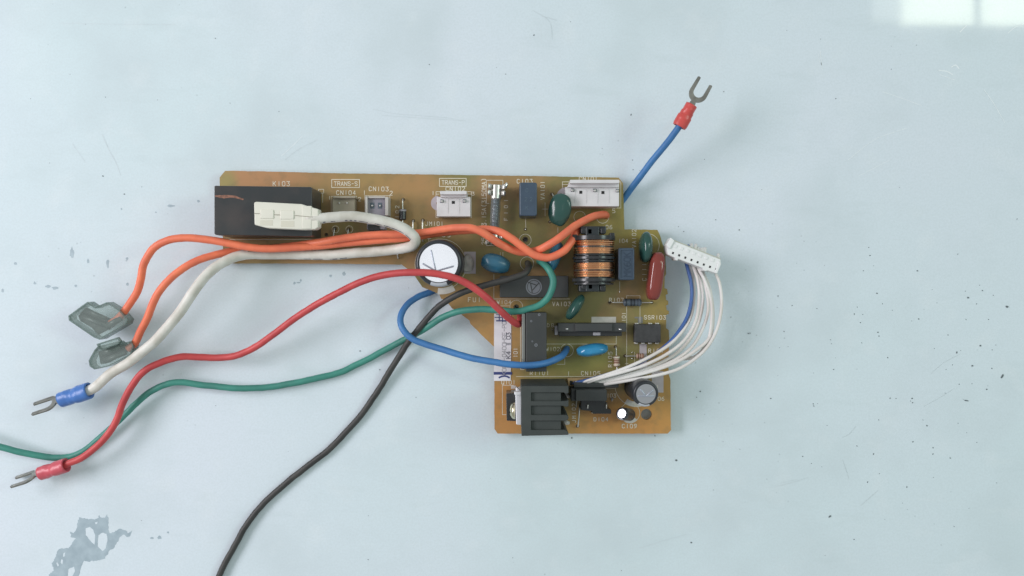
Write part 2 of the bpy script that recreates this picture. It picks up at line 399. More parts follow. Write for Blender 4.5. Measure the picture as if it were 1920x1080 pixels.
def ribbon(bm, pts, w, z):
    """flat ink stroke through photo-unit points at height z"""
    q = [P(x, y, z) for x, y in pts]
    for a, b in zip(q, q[1:]):
        d = b-a
        if d.length < 1e-6: continue
        d.normalize(); s = Vector((-d.y, d.x, 0))*w/2; e = d*w*0.35; RC[0] += 1; lift = Vector((0, 0, 0.035*(RC[0] % 6)))
        f = bm.faces.new([bm.verts.new(v+lift) for v in (a-e-s, b+e-s, b+e+s, a-e+s)])
def rough_loop(pts, amp=0.8, step=3):
    out = []
    for i in range(len(pts)):
        a = Vector(pts[i]); b = Vector(pts[(i+1) % len(pts)]); n = max(1, int((b-a).length/step))
        for k in range(n):
            p = a.lerp(b, k/n); out.append((p.x+random.uniform(-amp, amp), p.y+random.uniform(-amp, amp)))
    return out
def z6(pts, ox=0, oy=900, k=6.0): return [(ox+x/k, oy+y/k) for x, y in pts]
outer = z6([(890, 425), (1050, 445), (1110, 430), (1115, 395), (1135, 425), (1180, 420), (1205, 380), (1215, 420), (1222, 560), (1240, 600), (1350, 548), (1420, 570), (1430, 595), (1490, 575), (1470, 630), (1430, 645), (1400, 615), (1350, 640), (1320, 700), (1270, 770), (1220, 810), (1180, 880), (1120, 900), (1010, 915), (935, 912), (910, 1000), (870, 1130), (520, 1130), (570, 1040), (610, 1020), (585, 940), (620, 880), (660, 780), (770, 765), (830, 690), (850, 655), (800, 645), (790, 580), (830, 600), (860, 570), (870, 480)])
hl = [z6(q) for q in ([(960, 545), (1010, 525), (1050, 560), (1070, 620), (1065, 730), (1020, 690), (965, 620)], [(1105, 620), (1150, 590), (1200, 605), (1210, 680), (1190, 770), (1150, 800), (1100, 750), (1100, 680)],
                      [(770, 1000), (830, 975), (845, 1020), (800, 1120), (755, 1110)], [(640, 920), (665, 960), (650, 975), (630, 940)], [(1070, 475), (1100, 470), (1090, 495), (1070, 495)], [(690, 890), (710, 900), (700, 950), (680, 930)], [(715, 820), (735, 815), (725, 865), (705, 860)])]
bm = bmesh.new(); flat(bm, [rough_loop(outer, 1.1, 2.2)]+[rough_loop(h, 0.4, 2.5) for h in hl], 0.05, 0.15)
put('stain', bm, M_stain, table, 'branching grey stain at the lower left')
for cx, cy, w, h in ((135, 474, 4.5, 11), (165, 490, 2.5, 5), (202, 493, 3, 9), (238, 485, 2.2, 4), (29, 494, 3, 3), (65, 531, 3, 3), (90, 537, 6, 3), (103, 540, 7, 3), (142, 536, 3, 3), (239, 533, 3, 3), (5, 545, 3, 4), (320, 386, 8, 2.6), (372, 377, 3, 3),
                       (285, 1009, 3.5, 2), (299, 1008, 5, 3.5), (315, 998, 2, 2), (552, 531, 3, 3), (560, 530, 5, 1.4), (564, 526, 2.5, 2.5), (620, 517, 3, 3), (645, 513, 3.5, 4), (228, 392, 2, 2), (292, 398, 2, 1.4)):
    bm = bmesh.new(); n = 12
    flat(bm, [[(cx+w*math.cos(2*math.pi*k/n)*random.uniform(.6, 1.15), cy+h*math.sin(2*math.pi*k/n)*random.uniform(.6, 1.15)) for k in range(n)]], 0.05, 0.15)
    put('stain', bm, M_stain, table)
# rubbed scratches in the paint
M_scrl = mat('pale_scratch', (0.82, 0.88, 0.90), 0.5); M_scrd = mat('dull_scratch', (0.58, 0.66, 0.69), 0.5)
for pts, w, m in (([(528, 292), (548, 274), (566, 256)], .8, M_scrl), ([(534, 300), (560, 280), (596, 262)], .8, M_scrd), ([(700, 205), (740, 213), (790, 217), (850, 222)], .7, M_scrd), ([(716, 216), (770, 220), (830, 224), (872, 226)], .7, M_scrd), ([(1538, 96), (1542, 132)], .8, M_scrl), ([(1534, 100), (1537, 118)], .6, M_scrl),
                  ([(1760, 132), (1776, 134), (1786, 140)], 1.6, M_scrl), ([(1784, 126), (1792, 122), (1798, 128)], 2, M_scrl), ([(1762, 140), (1790, 150)], .8, M_scrl), ([(1655, 172), (1690, 184), (1728, 198)], .8, M_scrl), ([(1845, 168), (1862, 192), (1884, 230)], 1.0, M_scrl), ([(1890, 62), (1905, 50), (1918, 46)], 1.2, M_scrl), ([(1800, 60), (1812, 48)], 1.8, M_scrl),
                  ([(1746, 700), (1770, 680), (1800, 664)], .7, M_scrd), ([(1732, 762), (1765, 744), (1790, 728)], .7, M_scrd), ([(1455, 912), (1480, 906), (1514, 896)], 1.0, M_scrd), ([(1462, 906), (1494, 899)], .7, M_scrd), ([(1614, 948), (1632, 932), (1646, 920)], 1.0, M_scrd), ([(1580, 862), (1586, 880), (1592, 898)], .7, M_scrd), ([(1200, 1027), (1250, 1012), (1288, 1002)], .8, M_scrd),
                  ([(192, 252), (204, 280), (218, 306), (226, 328)], 1.0, M_scrd), ([(136, 270), (160, 304)], .7, M_scrd), ([(1000, 20), (1030, 40), (1036, 74)], .8, M_scrd), ([(1016, 30), (1044, 38)], 1.2, M_scrd), ([(110, 43), (200, 45), (330, 46)], .6, M_scrd), ([(1590, 300), (1640, 262), (1700, 240)], .7, M_scrl), ([(1610, 330), (1668, 300)], .6, M_scrl), ([(1580, 820), (1592, 814), (1604, 800)], 1.0, M_scrd)):
    bm = bmesh.new(); ribbon(bm, [(p.x+960, 540-p.y) for p in catmull([Vector((x-960, 540-y, 0)) for x, y in pts], 5)], w, 0.12); put('scratch', bm, m, table)
# crumbs of dirt lying on the sheet
bm = bmesh.new()
def crumb(px, py, s, asp=1.0, a=None):
    a = random.uniform(0, 180) if a is None else a; n = 7
    pts = [(math.cos(2*math.pi*k/n)*s*asp*random.uniform(.6, 1.2), math.sin(2*math.pi*k/n)*s*random.uniform(.6, 1.2)) for k in range(n)]
    ca, sa = math.cos(R(a)), math.sin(R(a))
    flat(bm, [[(px+x*ca-y*sa, py+x*sa+y*ca) for x, y in pts]], 0.1, s*0.5)
for x, y, s, asp, a in ((1888, 575, 2.2, 1.2, 30), (1838, 648, 1.8, 1, 0), (1879, 705, 1.8, 3, -60), (1812, 751, 1.1, 5, 8), (1794, 661, 1.3, 2, 100), (1823, 686, 1.5, 1.4, 0), (1403, 625, 0.9, 3, 25), (1268, 863, 1.9, 1, 0), (1710, 747, 1.3, 1, 0), (1711, 755, 1.1, 1, 0), (1646, 623, 1.1, 1.5, 0), (1648, 630, 1.1, 1, 0),
                        (1556, 968, 1.6, 2, -30), (1296, 1017, 1.4, 1.2, 0), (1445, 747, 1.3, 1, 0), (1738, 798, 1.2, 1, 0), (1720, 508, 1.3, 1.5, 0), (1815, 558, 1.5, 1.3, 0), (1842, 545, 1.2, 1, 0), (1644, 550, 1.1, 1.6, 20), (1850, 730, 1.3, 1, 0), (1342, 490+15, 1.3, 1.6, 5), (1183, 215, 0.9, 2.6, -70), (1386, 431, 1.2, 1, 0), (1342, 412, 1, 1, 0),
                        (1313, 734, 1.4, 1, 0), (1306, 745, 1, 1, 0), (1282, 434, 1.2, 1, 0), (1272, 425, 0.8, 1, 0), (1001, 66, 1.0, 2, -60), (948, 139, 0.8, 1, 0), (805, 121, 0.8, 1.3, 0), (1228, 817, 1.2, 1, 0), (1072, 821, 1.6, 1, 0), (1567, 185, 1.0, 1, 0), (1540, 120, 0.6, 6, 80), (404, 72, 1, 1, 0), (198, 182, 0.8, 1, 0), (193, 330, 1.4, 1, 0), (233, 364, 1.1, 1, 0),
                        (675, 658, 1.5, 1, 0), (712, 693, 1.2, 1, 0), (780, 745, 1, 1, 0), (1187, 318, 1.0, 1, 0), (1186, 300, 1.0, 1, 0), (1357, 172, 1, 1, 0)):
    crumb(x, y, s, asp, a)
for _ in range(85):
    x = random.triangular(1280, 1919, 1780); y = random.triangular(380, 1070, 640)
    crumb(x, y, random.choice((0.5, 0.6, 0.7, 0.9)), random.uniform(1, 2))
for _ in range(45): crumb(random.uniform(10, 1900), random.uniform(10, 1070), random.uniform(0.4, 0.7), random.uniform(1, 2))
d = put('debris', bm, M_speck, kind='stuff', label='dark crumbs and specks of dirt scattered over the pale sheet')
d['category'] = 'debris'

# ---------------------------------------------------------------- board
board = root('circuit_board', 1050, 560, 'brown phenolic power supply circuit board full of soldered components and white lettering', 'circuit board')
outline = [(422, 320), (520, 322), (640, 325), (800, 327), (1000, 330), (1160, 333), (1168, 343), (1171, 430), (1233, 431), (1239, 446), (1245, 466), (1248, 480), (1249, 514), (1246, 519), (1246, 540), (1251, 542), (1252, 551), (1248, 553), (1249, 562), (1253, 564), (1253, 571), (1249, 573), (1250, 581), (1254, 583), (1254, 589), (1249, 591), (1249, 615), (1254, 619), (1255, 640), (1253, 680), (1254, 702), (1257, 712), (1258, 806), (1252, 813), (933, 813), (927, 804), (927, 651),
           (905, 630), (882, 607), (880, 601), (868, 592), (855, 581), (848, 579), (844, 573), (834, 562), (827, 560), (824, 552), (806, 544), (792, 538), (778, 518), (765, 505), (753, 496), (600, 494), (414, 494), (413, 474), (418, 470), (418, 440), (413, 400), (412, 333)]
def circ(cx, cy, r, n=28): return [(cx+r*math.cos(2*math.pi*k/n), cy+r*math.sin(2*math.pi*k/n)) for k in range(n)]
loops = [rough_loop(outline, 0.28, 6), circ(1212, 777, 10.2)]
small = [(1085, 418, 3.5), (985, 449, 4), (989, 493, 4), (968, 576, 4), (1083, 799, 1.8), (1035, 364, 1.6), (1031, 416, 1.6), (756, 374, 1.6), (793, 413, 1.8), (775, 414, 1.6), (628, 429, 2.2), (654, 430, 2.2), (1143, 567, 1.6), (1222, 567, 1.6), (1172, 667, 1.6), (1154, 650, 1.6), (1182, 758, 2.0), (612, 440, 2), (985, 430, 1.6), (1071, 718, 2.4)]
loops += [circ(x, y, r, 10) for x, y, r in small]
V = [[P(x, y, ZB) for x, y in l] for l in loops]; allp = [p for l in V for p in l]
bm = bmesh.new()
tv = [bm.verts.new((p.x, p.y, ZB)) for p in allp]; bv = [bm.verts.new((p.x, p.y, ZB-8)) for p in allp]
for t in tessellate_polygon([[Vector((p.x, p.y, 0)) for p in l] for l in V]):
    a = (allp[t[1]]-allp[t[0]]).cross(allp[t[2]]-allp[t[0]]).z
    t = t if a > 0 else t[::-1]
    bm.faces.new([tv[i] for i in t]); bm.faces.new([bv[i] for i in t[::-1]])
o_ = 0
for l in V:
    for i in range(len(l)): bm.faces.new((bv[o_+i], bv[o_+(i+1) % len(l)], tv[o_+(i+1) % len(l)], tv[o_+i]))
    o_ += len(l)
bmesh.ops.recalc_face_normals(bm, faces=bm.faces)
put('substrate', bm, M_board, board)
# solder joints under the board carry it clear of the sheet
bm = bmesh.new()
for _ in range(70):
    x = random.uniform(430, 1150) if _ < 35 else random.uniform(940, 1240); y = random.uniform(335, 480) if _ < 35 else random.uniform(440, 800)
    p = P(x, y, ZB); lathe(bm, Vector((p.x, p.y, 0)), [(0, 0), (1.5, 1), (2, 9), (5, ZB-7.9)], 8)
so = put('solder_joints', bm, M_solder, board, smooth=True, kind='stuff')

# stroke lettering ------------------------------------------------
G = {'O': [[(1, 0), (3, 0), (4, 1), (4, 5), (3, 6), (1, 6), (0, 5), (0, 1), (1, 0)]], '0': [[(1, 0), (3, 0), (4, 1), (4, 5), (3, 6), (1, 6), (0, 5), (0, 1), (1, 0)]], '1': [[(2, 0), (2, 6)]], '2': [[(0, 5), (1, 6), (3, 6), (4, 5), (4, 4), (0, 0), (4, 0)]], '3': [[(0, 6), (4, 6), (2, 3.6), (4, 2.5), (4, 1), (3, 0), (1, 0), (0, 1)]],
     '4': [[(3, 0), (3, 6), (0, 2), (4, 2)]], '5': [[(4, 6), (0.3, 6), (0, 3.4), (3, 3.6), (4, 2.6), (4, 1), (3, 0), (0, 0)]], '6': [[(3.6, 6), (1, 5), (0, 3), (0, 1), (1, 0), (3, 0), (4, 1), (4, 2.4), (3, 3.2), (0.2, 3)]], '7': [[(0, 6), (4, 6), (1.5, 0)]], '9': [[(0.6, 0), (3, 1), (4, 3), (4, 5), (3, 6), (1, 6), (0, 5), (0, 3.8), (1, 3), (4, 3)]],
     'A': [[(0, 0), (2, 6), (4, 0)], [(0.8, 2), (3.2, 2)]], 'C': [[(4, 5), (3, 6), (1, 6), (0, 5), (0, 1), (1, 0), (3, 0), (4, 1)]], 'D': [[(0, 0), (0, 6), (2.6, 6), (4, 4.6), (4, 1.4), (2.6, 0), (0, 0)]], 'E': [[(4, 6), (0, 6), (0, 0), (4, 0)], [(0, 3), (3, 3)]], 'F': [[(4, 6), (0, 6), (0, 0)], [(0, 3), (3, 3)]],
     'H': [[(0, 0), (0, 6)], [(4, 0), (4, 6)], [(0, 3), (4, 3)]], 'J': [[(3.4, 6), (3.4, 1), (2.4, 0), (1, 0), (0, 1)]], 'K': [[(0, 0), (0, 6)], [(4, 6), (0, 2.6)], [(1.4, 3.6), (4, 0)]], 'M': [[(0, 0), (0, 6), (2, 3), (4, 6), (4, 0)]], 'N': [[(0, 0), (0, 6), (4, 0), (4, 6)]], 'P': [[(0, 0), (0, 6), (3, 6), (4, 5), (4, 4), (3, 3), (0, 3)]],
     'Q': [[(1, 0), (3, 0), (4, 1), (4, 5), (3, 6), (1, 6), (0, 5), (0, 1), (1, 0)], [(2.4, 1.6), (4, -0.3)]], 'R': [[(0, 0), (0, 6), (3, 6), (4, 5), (4, 4), (3, 3), (0, 3)], [(2, 3), (4, 0)]], 'S': [[(4, 5), (3, 6), (1, 6), (0, 5), (0, 4), (1, 3.2), (3, 2.8), (4, 2), (4, 1), (3, 0), (1, 0), (0, 1)]],
     'T': [[(0, 6), (4, 6)], [(2, 6), (2, 0)]], 'U': [[(0, 6), (0, 1), (1, 0), (3, 0), (4, 1), (4, 6)]], 'V': [[(0, 6), (2, 0), (4, 6)]], 'W': [[(0, 6), (1, 0), (2, 4), (3, 0), (4, 6)]], 'Y': [[(0, 6), (2, 3), (4, 6)], [(2, 3), (2, 0)]], 'B': [[(0, 0), (0, 6), (3, 6), (4, 5), (4, 4), (3, 3), (0, 3)], [(3, 3), (4, 2), (4, 1), (3, 0), (0, 0)]], 'L': [[(0, 6), (0, 0), (4, 0)]],
     '-': [[(0.6, 3), (3.4, 3)]], '.': [[(1.8, 0), (2.2, 0)]], '(': [[(3, 7), (1.5, 5), (1.5, 1), (3, -1)]], ')': [[(1, 7), (2.5, 5), (2.5, 1), (1, -1)]], ' ': [], 'G': [[(4, 5), (3, 6), (1, 6), (0, 5), (0, 1), (1, 0), (3, 0), (4, 1), (4, 3), (2.4, 3)]]}
def text(s, p0, p1, h, w=0.95, z=ZB+0.25, m=None, parent=None, name='printed_lettering', wide=0.62):
    bm = bmesh.new(); a = Vector(p0); b = Vector(p1); d = (b-a).normalized(); u = Vector((d.y, -d.x))
    L = (b-a).length; cw = h*wide; pitch = (L-cw)/max(1, len(s)-1) if len(s) > 1 else 0
    for i, ch in enumerate(s):
        for st in G[ch]:
            ribbon(bm, [tuple(a+d*(i*pitch+x/4*cw)+u*(y/6*h)) for x, y in st], w*1.12, z+0.01*(i % 3))
    return put(name, bm, m or M_silk, parent or board)
for s, p0, p1, h, w in (('K103', (512, 348.6), (543, 348.6), 8.2, 1.0), ('TRANS-S', (626.5, 348), (670, 348.2), 7.4, 0.95), ('CN104', (631, 365), (666.5, 365.3), 7.6, 1), ('1', (616, 374), (620, 374), 6, .9), ('2', (672, 377), (677, 377), 7, .9),
                        ('CN103', (692, 357.8), (728, 358.3), 7.6, 1), ('1', (681, 365), (685, 365), 7.5, .9), ('2', (731, 366), (736, 366), 7.5, 1), ('D102', (748, 418), (748, 386), 6.5, .9), ('TRANS-P', (828.5, 345.8), (871, 346), 7.4, 0.95), ('CN102', (836, 357.8), (871.5, 358), 7.4, 1),
                        ('1', (810, 365), (815, 365), 6.5, .9), ('3', (885, 366.5), (889, 366.5), 6.5, .9), ('JM101', (798, 423), (831, 423), 7.2, .95), ('C105', (810, 444), (844, 444.3), 7.2, .95), ('250V-3.15A(3150MA)', (911, 458), (911, 334.5), 7.4, 1.0), ('F101', (952, 413), (952, 374), 6.6, .9),
                        ('C103', (969.5, 343.5), (998, 343.5), 7.4, .95), ('VA101', (1021, 374), (1021, 340), 7.2, .9), ('CN101', (1086, 339), (1120, 339.3), 7.4, .95), ('5', (1148.5, 399), (1153.5, 399), 7.4, .95), ('06', (1136, 429.3), (1147.5, 429.3), 7, .95), ('104', (1160, 455), (1177, 455), 6.8, .95),
                        ('VA102', (1192.5, 464), (1192.5, 430), 7.2, .9), ('C111', (1211.5, 526), (1211.5, 494), 7, .85), ('R107', (1142.5, 566), (1169, 566), 7, .9), ('VA103', (1036, 573.5), (1069.5, 573.5), 7.2, .95), ('W104', (932, 570), (958, 570), 6.8, .9), ('FU1', (878, 566), (901, 566), 8, .95),
                        ('101', (970, 670), (970, 652.5), 7, 1.1), ('W102', (1024, 658), (1049, 658), 6.8, .75), ('101', (1173, 602.5), (1173, 586), 6.6, .9), ('SSR103', (1208, 598.5), (1248, 598.8), 7, .95), ('R105', (1147.5, 688), (1147.5, 660), 6.8, .95), ('R107', (1216, 661), (1244, 661), 6.8, .95),
                        ('RT101', (994, 703), (1029, 703), 7, .85), ('1', (1064, 704), (1069, 704), 7, .9), ('CN105', (1090, 703.6), (1125, 703.6), 7.2, .95), ('Q101', (940.5, 720.5), (966, 720.5), 7.2, .95), ('JM102', (1079.5, 792), (1079.5, 757), 6.8, .95), ('103', (1138, 745), (1154.5, 745), 6.6, .9),
                        ('D104', (1113.5, 789.5), (1140, 789.5), 6.8, 1), ('C109', (1166.5, 802.5), (1193.5, 802.5), 7.2, 1.1), ('106', (1227, 751), (1245, 751), 6.8, .9), ('DB', (1026, 613), (1038, 613), 6, .7)):
    text(s, p0, p1, h, w)
def lines(polys, w=0.85, name='printed_outline', m=None, z=ZB+0.2):
    bm = bmesh.new()
    for l in polys: ribbon(bm, l, w, z)
    return put(name, bm, m or M_silk, board)
def rc(x0, y0, x1, y1): return [(x0, y0), (x1, y0), (x1, y1), (x0, y1), (x0, y0)]
def arc(cx, cy, r, a0, a1, n=28): return [(cx+r*math.cos(R(a0+(a1-a0)*k/n)), cy-r*math.sin(R(a0+(a1-a0)*k/n))) for k in range(n+1)]
lines([rc(622, 336.5, 674, 351.5)], 1.1); lines([rc(824, 334.5, 874, 349.5)], 1.1)
lines([rc(621, 368, 669, 400)], .7); lines([rc(684, 367, 731, 404)], .9); lines([rc(817.5, 359.5, 884, 408), [(818, 364), (823, 364)], [(876, 364), (884, 364)]], .9)
lines([rc(1054.5, 341, 1164, 390), [(1055, 346), (1066, 346)]], .9)
lines([[(943, 345), (943, 338), (912, 338), (912, 381.5), (917, 381.5)], [(912, 419), (912, 460.5), (936, 460.5)]], .9)
lines([[(926, 514), (926, 560.5), (1068, 560.5)]], .9); lines([[(942, 778), (942, 722.5), (963, 722.5)]], .9); lines([[(942, 777.5), (949, 777.5)]], .9)
lines([[(1200, 610), (1200, 554.5), (1175, 554.5), (1175, 690)]], .75); lines([[(1022, 645), (1155.5, 645), (1155.5, 630)]], .75)
lines([[(976, 586), (976, 693), (983, 693)]], .9); lines([[(1059, 672), (1059, 683), (1044, 683)]], .75); lines([[(968, 706), (1160, 706)]], .9); lines([[(936, 573.5), (955, 573.5)]], .8)
lines([[(985, 407), (986, 427)]], .8, 'printed_dash'); lines([[(1022, 380), (1022, 405)], [(1017, 392), (1027, 392)]], .8, 'printed_cross'); lines([[(1162, 528), (1162, 545)]], .8, 'printed_dash'); lines([[(1046, 427), (1046, 436)]], .8, 'printed_dash')
lines([[(801, 447.5), (808, 447.5)], [(804, 447.5), (804, 453)]], .9, 'printed_cross'); lines([[(938, 473), (938, 480)], [(943, 473), (943, 480)]], .8)
lines([[(1119, 728.5), (1152, 728.5)]], .8); lines([[(1172, 682), (1178, 682)]], .8); lines([rc(597, 355, 607, 362), [(605, 362), (605, 380)]], .8); lines([[(430, 449), (600, 449)]], .8)
lines([[(1173, 690), (1182, 690)]], .8); lines([[(1190, 660), (1190, 690)]], .6)
for cx, cy, r, a0, a1 in ((1087, 407, 11, 0, 360), (1130, 407, 11.5, 0, 360), (985, 450, 11, 0, 360), (988, 494, 12.5, 0, 360), (968, 575, 12, 0, 360), (1063, 657, 12, 0, 360), (826, 496, 48, -60, 200), (1193, 722, 40, 0, 360), (1181, 774, 18.5, -80, 150), (629, 430, 6.5, 0, 360), (655, 430, 6.5, 0, 360), (1214, 460, 22, -30, 120)):
    lines([arc(cx, cy, r, a0, a1)], .8, 'printed_circle')
def patch(pts, m=M_silkw, name='ink_patch', z=ZB+0.15):
    bm = bmesh.new(); flat(bm, [pts], z, 0.15); return put(name, bm, m, board)
def sector(cx, cy, r0, r1, a0, a1): return arc(cx, cy, r1, a0, a1, 16)+arc(cx, cy, r0, a1, a0, 16)
M_lil = mat('lilac_ink_patch', (0.50, 0.46, 0.48), 0.5, var=0.1, vscale=400)
M_pale = mat('pale_ink_patch', (0.68, 0.65, 0.60), 0.5, var=0.15, vscale=400)
patch(sector(826, 496, 44, 56, -60, -96), M_pale); patch(sector(1193, 722, 31, 41, -123, -62), M_pale); patch(sector(1181, 774, 10, 19.5, -125, -45), M_pale)
patch(rect(870, 472, 892, 513), M_lil); patch(rect(1109, 594, 1155, 608), M_pale); patch(rect(1199, 645, 1212.5, 692), M_lil); patch(rect(1222, 696, 1244, 736), M_lil)
patch([(1196, 606), (1196, 597), (1190, 597), (1190, 594), (1205, 594), (1205, 606)], mat('faint_grey_patch', (0.20, 0.20, 0.19), 0.5), z=ZB+0.1)
patch(rect(958, 723, 967, 729), M_pale)
patch(sector(822, 381, 4, 14, 90, 270), M_lil); patch(sector(1062, 370, 4, 19, 60, 230), M_lil)
for x, y, r in small:
    bm = bmesh.new(); flat(bm, [circ(x, y, r+1.6, 12), circ(x, y, r*0.98, 12)], ZB+0.05, 0.1); put('flux_ring', bm, M_flux, board)

# paper label -----------------------------------------------------
bm = bmesh.new(); flat(bm, [[(926.5, 588), (958.5, 588), (958.5, 650), (957.5, 714), (926, 714)]], ZB+0.3, 0.7)
label = put('paper_label', bm, M_paper, board, 'white paper part number label with blue marker strokes')
zl = ZB+1.2
text('KOCQ-0400HSE-P0', (949, 703), (949, 603), 7.4, 0.8, zl, M_inkf, label, wide=0.7)
for s, y0, y1, m in (('03', 636, 624, M_ink), ('11', 649, 641, M_ink), ('4', 664.5, 659.5, M_ink), ('K', 672, 667, M_ink), ('1', 688, 683, M_ink)): text(s, (957, y0), (957, y1), 7.6, 1.1, zl, m, label, wide=0.7)
for pts, w in (([(927.5, 700), (958, 700)], 5.2), ([(936, 708), (940, 706), (946, 705), (951, 706), (954.5, 708)], 3), ([(928, 595), (950, 595)], 1.6), ([(931, 601.5), (955, 601.5)], 2.2), ([(936, 589), (936, 602)], 1.6), ([(942, 589), (942, 603)], 1.6), ([(930, 590), (944, 590)], 1.4), ([(948, 594), (948, 602)], 1.2)):
    bm = bmesh.new(); ribbon(bm, pts, w, zl+0.1); put('marker_stroke', bm, M_marker, label)

# relay with the orange wire's reflection painted on its top -----------------------------------------
relay = block('relay', [(402.5, 348), (583, 350.5), (585, 353), (585, 441), (583, 443), (404, 440.5), (401.5, 438), (401.5, 350)], ZB+76, ZB+1, mat('relay_case', (0.036, 0.041, 0.043), 0.30, var=1, col2=(0.062, 0.056, 0.054), vscale=90, bump=0.06, bscale=400), board, 1.6, 'large glossy black relay case at the left end of the board')
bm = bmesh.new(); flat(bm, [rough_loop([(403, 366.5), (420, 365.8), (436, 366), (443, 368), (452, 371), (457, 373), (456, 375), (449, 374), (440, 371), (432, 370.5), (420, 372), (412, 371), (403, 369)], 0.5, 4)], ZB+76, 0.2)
put('painted_reflection', bm, M_wire_refl, relay)

# headers -----------------------------------------------------------
def pin(parent, x, y, zt, s=2.0, m=None):
    block('pin', rect(x-s, y-s, x+s, y+s), zt, ZB+2, m or M_tin, parent, 0.5)
def header(name, body, wall, h, hw, mat_, pins, label, ribs, win=(), tall=12):
    o = block(name, body, ZB+h, ZB+0.5, mat_, board, 1.0, label)
    if wall: block('latch_wall', wall, ZB+hw, ZB+0.5, mat_, o, 0.8)
    for x in ribs:
        bm = bmesh.new(); prism(bm, rect(x-0.5, body[1]+3, x+0.5, body[3]-6), ZB+h+0.6, ZB+h-0.5); put('rib', bm, mat_, o)
    for x, y, kind in pins:
        if kind == 'pin':
            block('pin_collar', rect(x-3.2, y-3.2, x+3.2, y+3.2), ZB+h+0.5, ZB+h-1, M_resb, o, 0.4); pin(o, x, y, ZB+h+5)
        else: block('painted_pin_slot', rect(x-2.8, y-2.8, x+2.8, y+2.8), ZB+h+0.35, ZB+h-1, M_hole_shade, o, 0)
    return o
header('pin_header', (819, 369, 882, 406), (825, 358, 875, 364.5), 30, 52, M_white, [(828.5, 377, 'pin'), (850, 379.5, 'painted_slot'), (871, 377, 'pin')], 'white three way pin header in the middle of the top edge', (840, 861))
block('latch_base', rect(826, 362, 875, 370), ZB+38, ZB+0.5, M_white, board, 1)
header('pin_header', (1060, 350.5, 1161, 387), (1069, 337, 1161.5, 343.5), 32, 56, M_white, [(1073.5, 356.5, 'pin'), (1089, 360.5, 'painted_slot'), (1115.5, 357, 'pin'), (1130.5, 361, 'painted_slot'), (1158, 357.5, 'pin')], 'white five way pin header at the right end of the top edge', (1078.5, 1099.5, 1120.5, 1142))
block('latch_base', [(1064, 349), (1070, 342), (1161, 343), (1161, 351), (1064, 351)], ZB+40, ZB+0.5, M_white, board, 1)
o = block('pin_header', (623, 371, 665, 402), ZB+26, ZB+0.5, M_beige, board, 1.0, 'translucent beige two pin header beside the relay')
block('latch_wall', rect(624, 368, 666, 371.5), ZB+36, ZB+0.5, M_beige, o, 0.6)
for x in (636, 650.5): pin(o, x, 380.5, ZB+29, 1.5)
M_wallc = mat('cloudy_grey_nylon', (0.50, 0.48, 0.45), .45)
o = block('pin_header', (688, 369, 722, 430), ZB+26, ZB+0.5, mat('lilac_grey_nylon', (0.27, 0.26, 0.30), .45), board, 1.0, 'grey two pin header with pale side walls')
block('side_wall', rect(685, 368, 689, 404), ZB+34, ZB+0.5, M_wallc, o, 0.6); block('side_wall', rect(722, 369, 728, 404), ZB+34, ZB+0.5, M_wallc, o, 0.6); block('back_wall', rect(689, 368, 722, 371.5), ZB+32, ZB+0.5, M_wallc, o, 0.6)
for x in (698, 712.5): block('painted_pin_slot', rect(x-4, 380, x+4, 391), ZB+26.4, ZB+25, M_resb, o, 0.3); pin(o, x, 385.5, ZB+29, 1.5)
block('lower_housing', rect(689, 421, 712, 432.5), ZB+28, ZB+0.5, M_blackg, o, 0.8)

# small axial diode, jumpers ---------------------------------------
def axial(name, a, b, body, rb, zc, mats, bands, label, bm_=None):
    """a, b = ends of the leads; body = (t0, t1) along them"""
    A, Bv = P(*a, ZB), P(*b, ZB); zc += ZB; d = (Bv-A).normalized(); L = (Bv-A).length
    A2 = Vector((A.x, A.y, zc)); B2 = Vector((Bv.x, Bv.y, zc)); p0 = A2.lerp(B2, body[0]); p1 = A2.lerp(B2, body[1])
    o_bm = bmesh.new(); n = 22; path = [p0.lerp(p1, k/n) for k in range(n+1)]
    def rf(t):
        e = min(t, 1-t)*n
        return (0.45 if e < .5 else 0.85 if e < 1.5 else 1.08 if e < 4.5 else 0.96) if name == 'resistor' else (0.9 if e < .5 else 1)
    tube(o_bm, path, rb, 18, rf); o = put(name, o_bm, mats[0], board, label, smooth=True)
    for q, r in ((A, p0), (Bv, p1)):
        bm = bmesh.new(); tube(bm, catmull([Vector((q.x, q.y, ZB-4)), Vector((q.x, q.y, zc-2)), Vector((q.x, q.y, zc)).lerp(r, 0.15), r.lerp(path[n//2], 0.1)], 1.5), 1.15, 8); put('lead', bm, M_tin, o, smooth=True)
    for t, wd, m in bands:
        bm = bmesh.new(); c0 = p0.lerp(p1, t-wd/2); c1 = p0.lerp(p1, t+wd/2); k = 1.12 if min(t, 1-t)*n < 4.5 and name == 'resistor' else 1.02
        tube(bm, [c0, c1], rb*k, 18); put('colour_band', bm, m, o, smooth=False)
    return o
axial('diode', (756, 374), (756, 424), (0.38, 0.78), 6.5, 8, [M_blackg], [(0.12, 0.16, M_greyc)], 'small black diode standing above the white wire bend')
axial('resistor', (1147, 567), (1222, 567), (0.27, 0.73), 6.6, 9, [M_resb], [(0.14, .08, M_resbd), (0.42, .10, M_resbd), (0.58, .08, M_resbd), (0.78, .05, M_resbd)], 'grey blue resistor with two silver leads')
axial('resistor', (1154, 650), (1157, 712), (0.26, 0.60), 5.4, 8, [M_rest], [(0.15, .10, M_silk), (0.4, .08, M_resr), (0.58, .08, M_resr), (0.8, .08, M_silk)], 'upright tan resistor with brown bands')
axial('resistor', (1172, 667), (1222, 667), (0.40, 0.70), 4.6, 7, [M_rest], [(0.2, .1, M_resr), (0.5, .08, M_resr), (0.8, .1, M_resr)], 'small tan resistor lying under the thin white wires')
